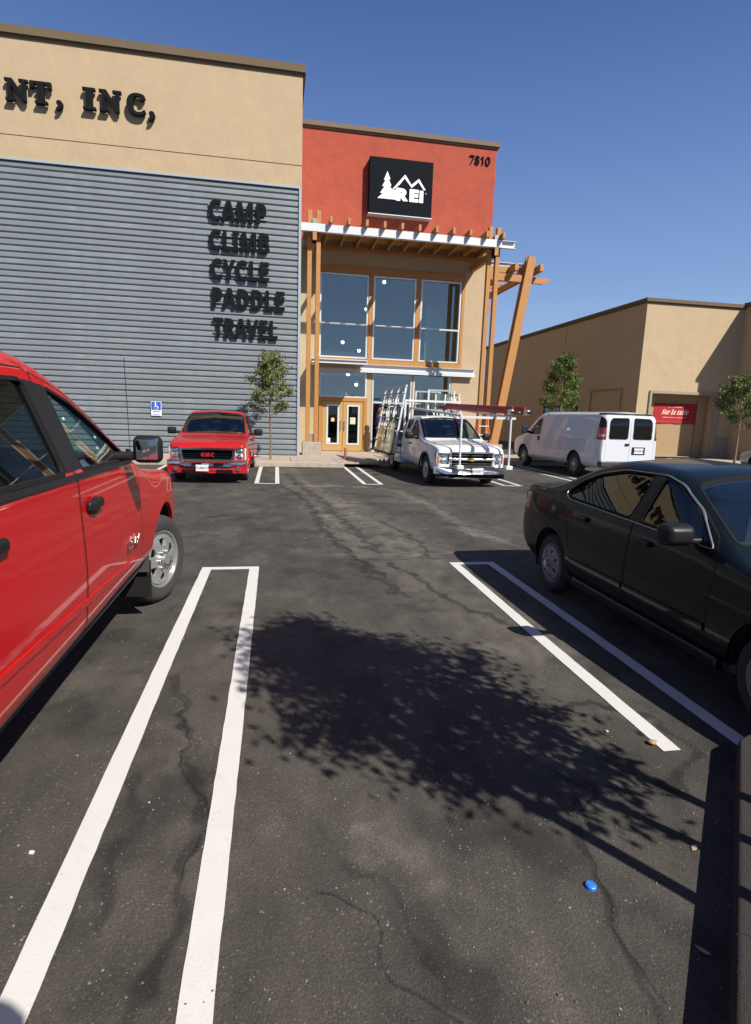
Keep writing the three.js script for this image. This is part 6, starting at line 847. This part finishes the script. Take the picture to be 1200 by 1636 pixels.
{ const R = rng(79), t = thing('stone', 'small white stone on the asphalt left of the stall lines', 'stone'); t.position.set(-0.92, 0.006, -2.09); part(t, 'rock', pebbleGeo(R, 0.012), M(lin(0.5, 0.48, 0.42), { roughness: 0.9 })); }
{ const R = rng(80), t = thing('stone', 'pale pebble just left of the near end of the right stall line', 'stone'); t.position.set(1.81, 0.006, -2.61); part(t, 'rock', pebbleGeo(R, 0.010), M(lin(0.42, 0.36, 0.28), { roughness: 0.9 })); }
function dryLeaf(label, x, z, a, s) { const g = extr(roundPoly([[-0.05, 0], [-0.015, 0.018], [0.02, 0.016], [0.05, 0], [0.02, -0.015], [-0.015, -0.018]].map(([p, q]) => [p * s, q * s]), 0.006, 2), 0.001); g.rotateX(-Math.PI / 2); const p = g.attributes.position; for (let i = 0; i < p.count; i++) p.setY(i, p.getY(i) + 0.002 + 1.5 * p.getX(i) ** 2 + 2 * p.getZ(i) ** 2); g.computeVertexNormals(); const m = new THREE.Mesh(g, M(lin(0.36, 0.25, 0.15), { roughness: 0.9 })); m.name = numbered('dry_leaf'); m.position.set(x, 0.002, z); m.rotation.y = a; m.userData = { label, category: 'leaf' }; m.castShadow = m.receiveShadow = true; scene.add(m); }
dryLeaf('curled tan dry leaf across the middle stake shadow', 1.68, -1.77, 0.6, 0.55); dryLeaf('small dry leaf on the asphalt beside the planter kerb shadow', 1.38, -1.36, 2.2, 0.5);
{ // loose grit: nobody could count it
  const R = rng(91), g = pebbleGeo(R, 0.0042), n = 900, im = new THREE.InstancedMesh(g, new THREE.MeshStandardMaterial({ roughness: 0.9 }), n), m = new THREE.Matrix4(), q = new THREE.Quaternion(), e = new THREE.Euler(), c = new THREE.Color(); let k = 0;
  while (k < n) { const z = -0.9 - 4.6 * R() * R(), x = lerp(-1.5, 2.2, R()), w = sstep(-0.2, 0.5, fbm(noiseB, x * 1.3 + 2, z * 1.3, 2) + (x > 1.0 && z > -2.2 ? 0.45 : 0)); if (R() > 0.1 + w) continue; e.set(R() * 6, R() * 6, R() * 6); const s = 0.4 + 1.1 * R() * R(); m.compose(new THREE.Vector3(x, 0.0022 * s, z), q.setFromEuler(e), new THREE.Vector3(s, s, s)); im.setMatrixAt(k, m); const v = 0.07 + 0.33 * R() * R(); im.setColorAt(k, c.setRGB(v, v * (0.86 + 0.1 * R()), v * (0.62 + 0.25 * R()))); k++; }
  im.name = 'loose_grit'; im.userData = { kind: 'stuff', label: 'loose grit and tiny stones scattered over the asphalt', category: 'grit' }; im.castShadow = im.receiveShadow = true; scene.add(im);
}
{ const t = thing('short_post', 'short brown post standing at the kerb corner by the doors', 'post'); t.position.set(2.2, 0.0, -18.9); const g = new THREE.LatheGeometry([[0, 0.55], [0.03, 0.545], [0.045, 0.5], [0.05, 0.2], [0.06, 0.06], [0.13, 0.03], [0.14, 0], [0, 0]].map(([a, b]) => new THREE.Vector2(a, b)), 18); part(t, 'shaft', toCreasedNormals(g, 0.5), M(lin(0.30, 0.10, 0.03), { roughness: 0.7 })); t.position.set(2.28, 0, -18.9); }
{ const O = M(lin(0.50, 0.10, 0.02), { roughness: 0.55 }), t = thing('step_ladder', 'orange step ladder standing by the leaning timber post', 'ladder'); t.position.set(7.42, 0.15, -19.95);
  for (const s of [-1, 1]) { part(t, 'rail', bar([s * 0.26, 0, 0.45], [s * 0.16, 1.72, 0], 0.03, 0.07), O); part(t, 'rear_rail', bar([s * 0.26, 0, -0.40], [s * 0.16, 1.70, -0.06], 0.03, 0.05), O); }
  for (let k = 0; k < 5; k++) { const f = (k + 1) / 5.6; part(t, 'step', rbx(-lerp(0.25, 0.17, f), lerp(0.25, 0.17, f), f * 1.72 - 0.015, f * 1.72 + 0.015, lerp(0.45, 0, f) - 0.05, lerp(0.45, 0, f) + 0.05, 0.005), ALU); } part(t, 'top_cap', rbx(-0.2, 0.2, 1.70, 1.76, -0.1, 0.06, 0.01), O); }
{ // silver sedan at the right edge: the same body shape as the green one
  const src = scene.getObjectByName('green_sedan'), c = src.clone(); c.name = 'silver_sedan'; c.userData = { label: 'silver sedan just entering the frame at the right edge', category: 'car' }; const SP = carPaint(0.36, 0.39, 0.42, { metal: 0.3 }); c.traverse((m) => { if (m.isMesh && m.material === GREENPAINT) m.material = SP; }); c.position.set(15.85, 0, -20.0); c.rotation.y = -Math.PI / 2; scene.add(c);
  c.position.set(18.5, 0, -19.35);
}
renderer.render(scene, camera);
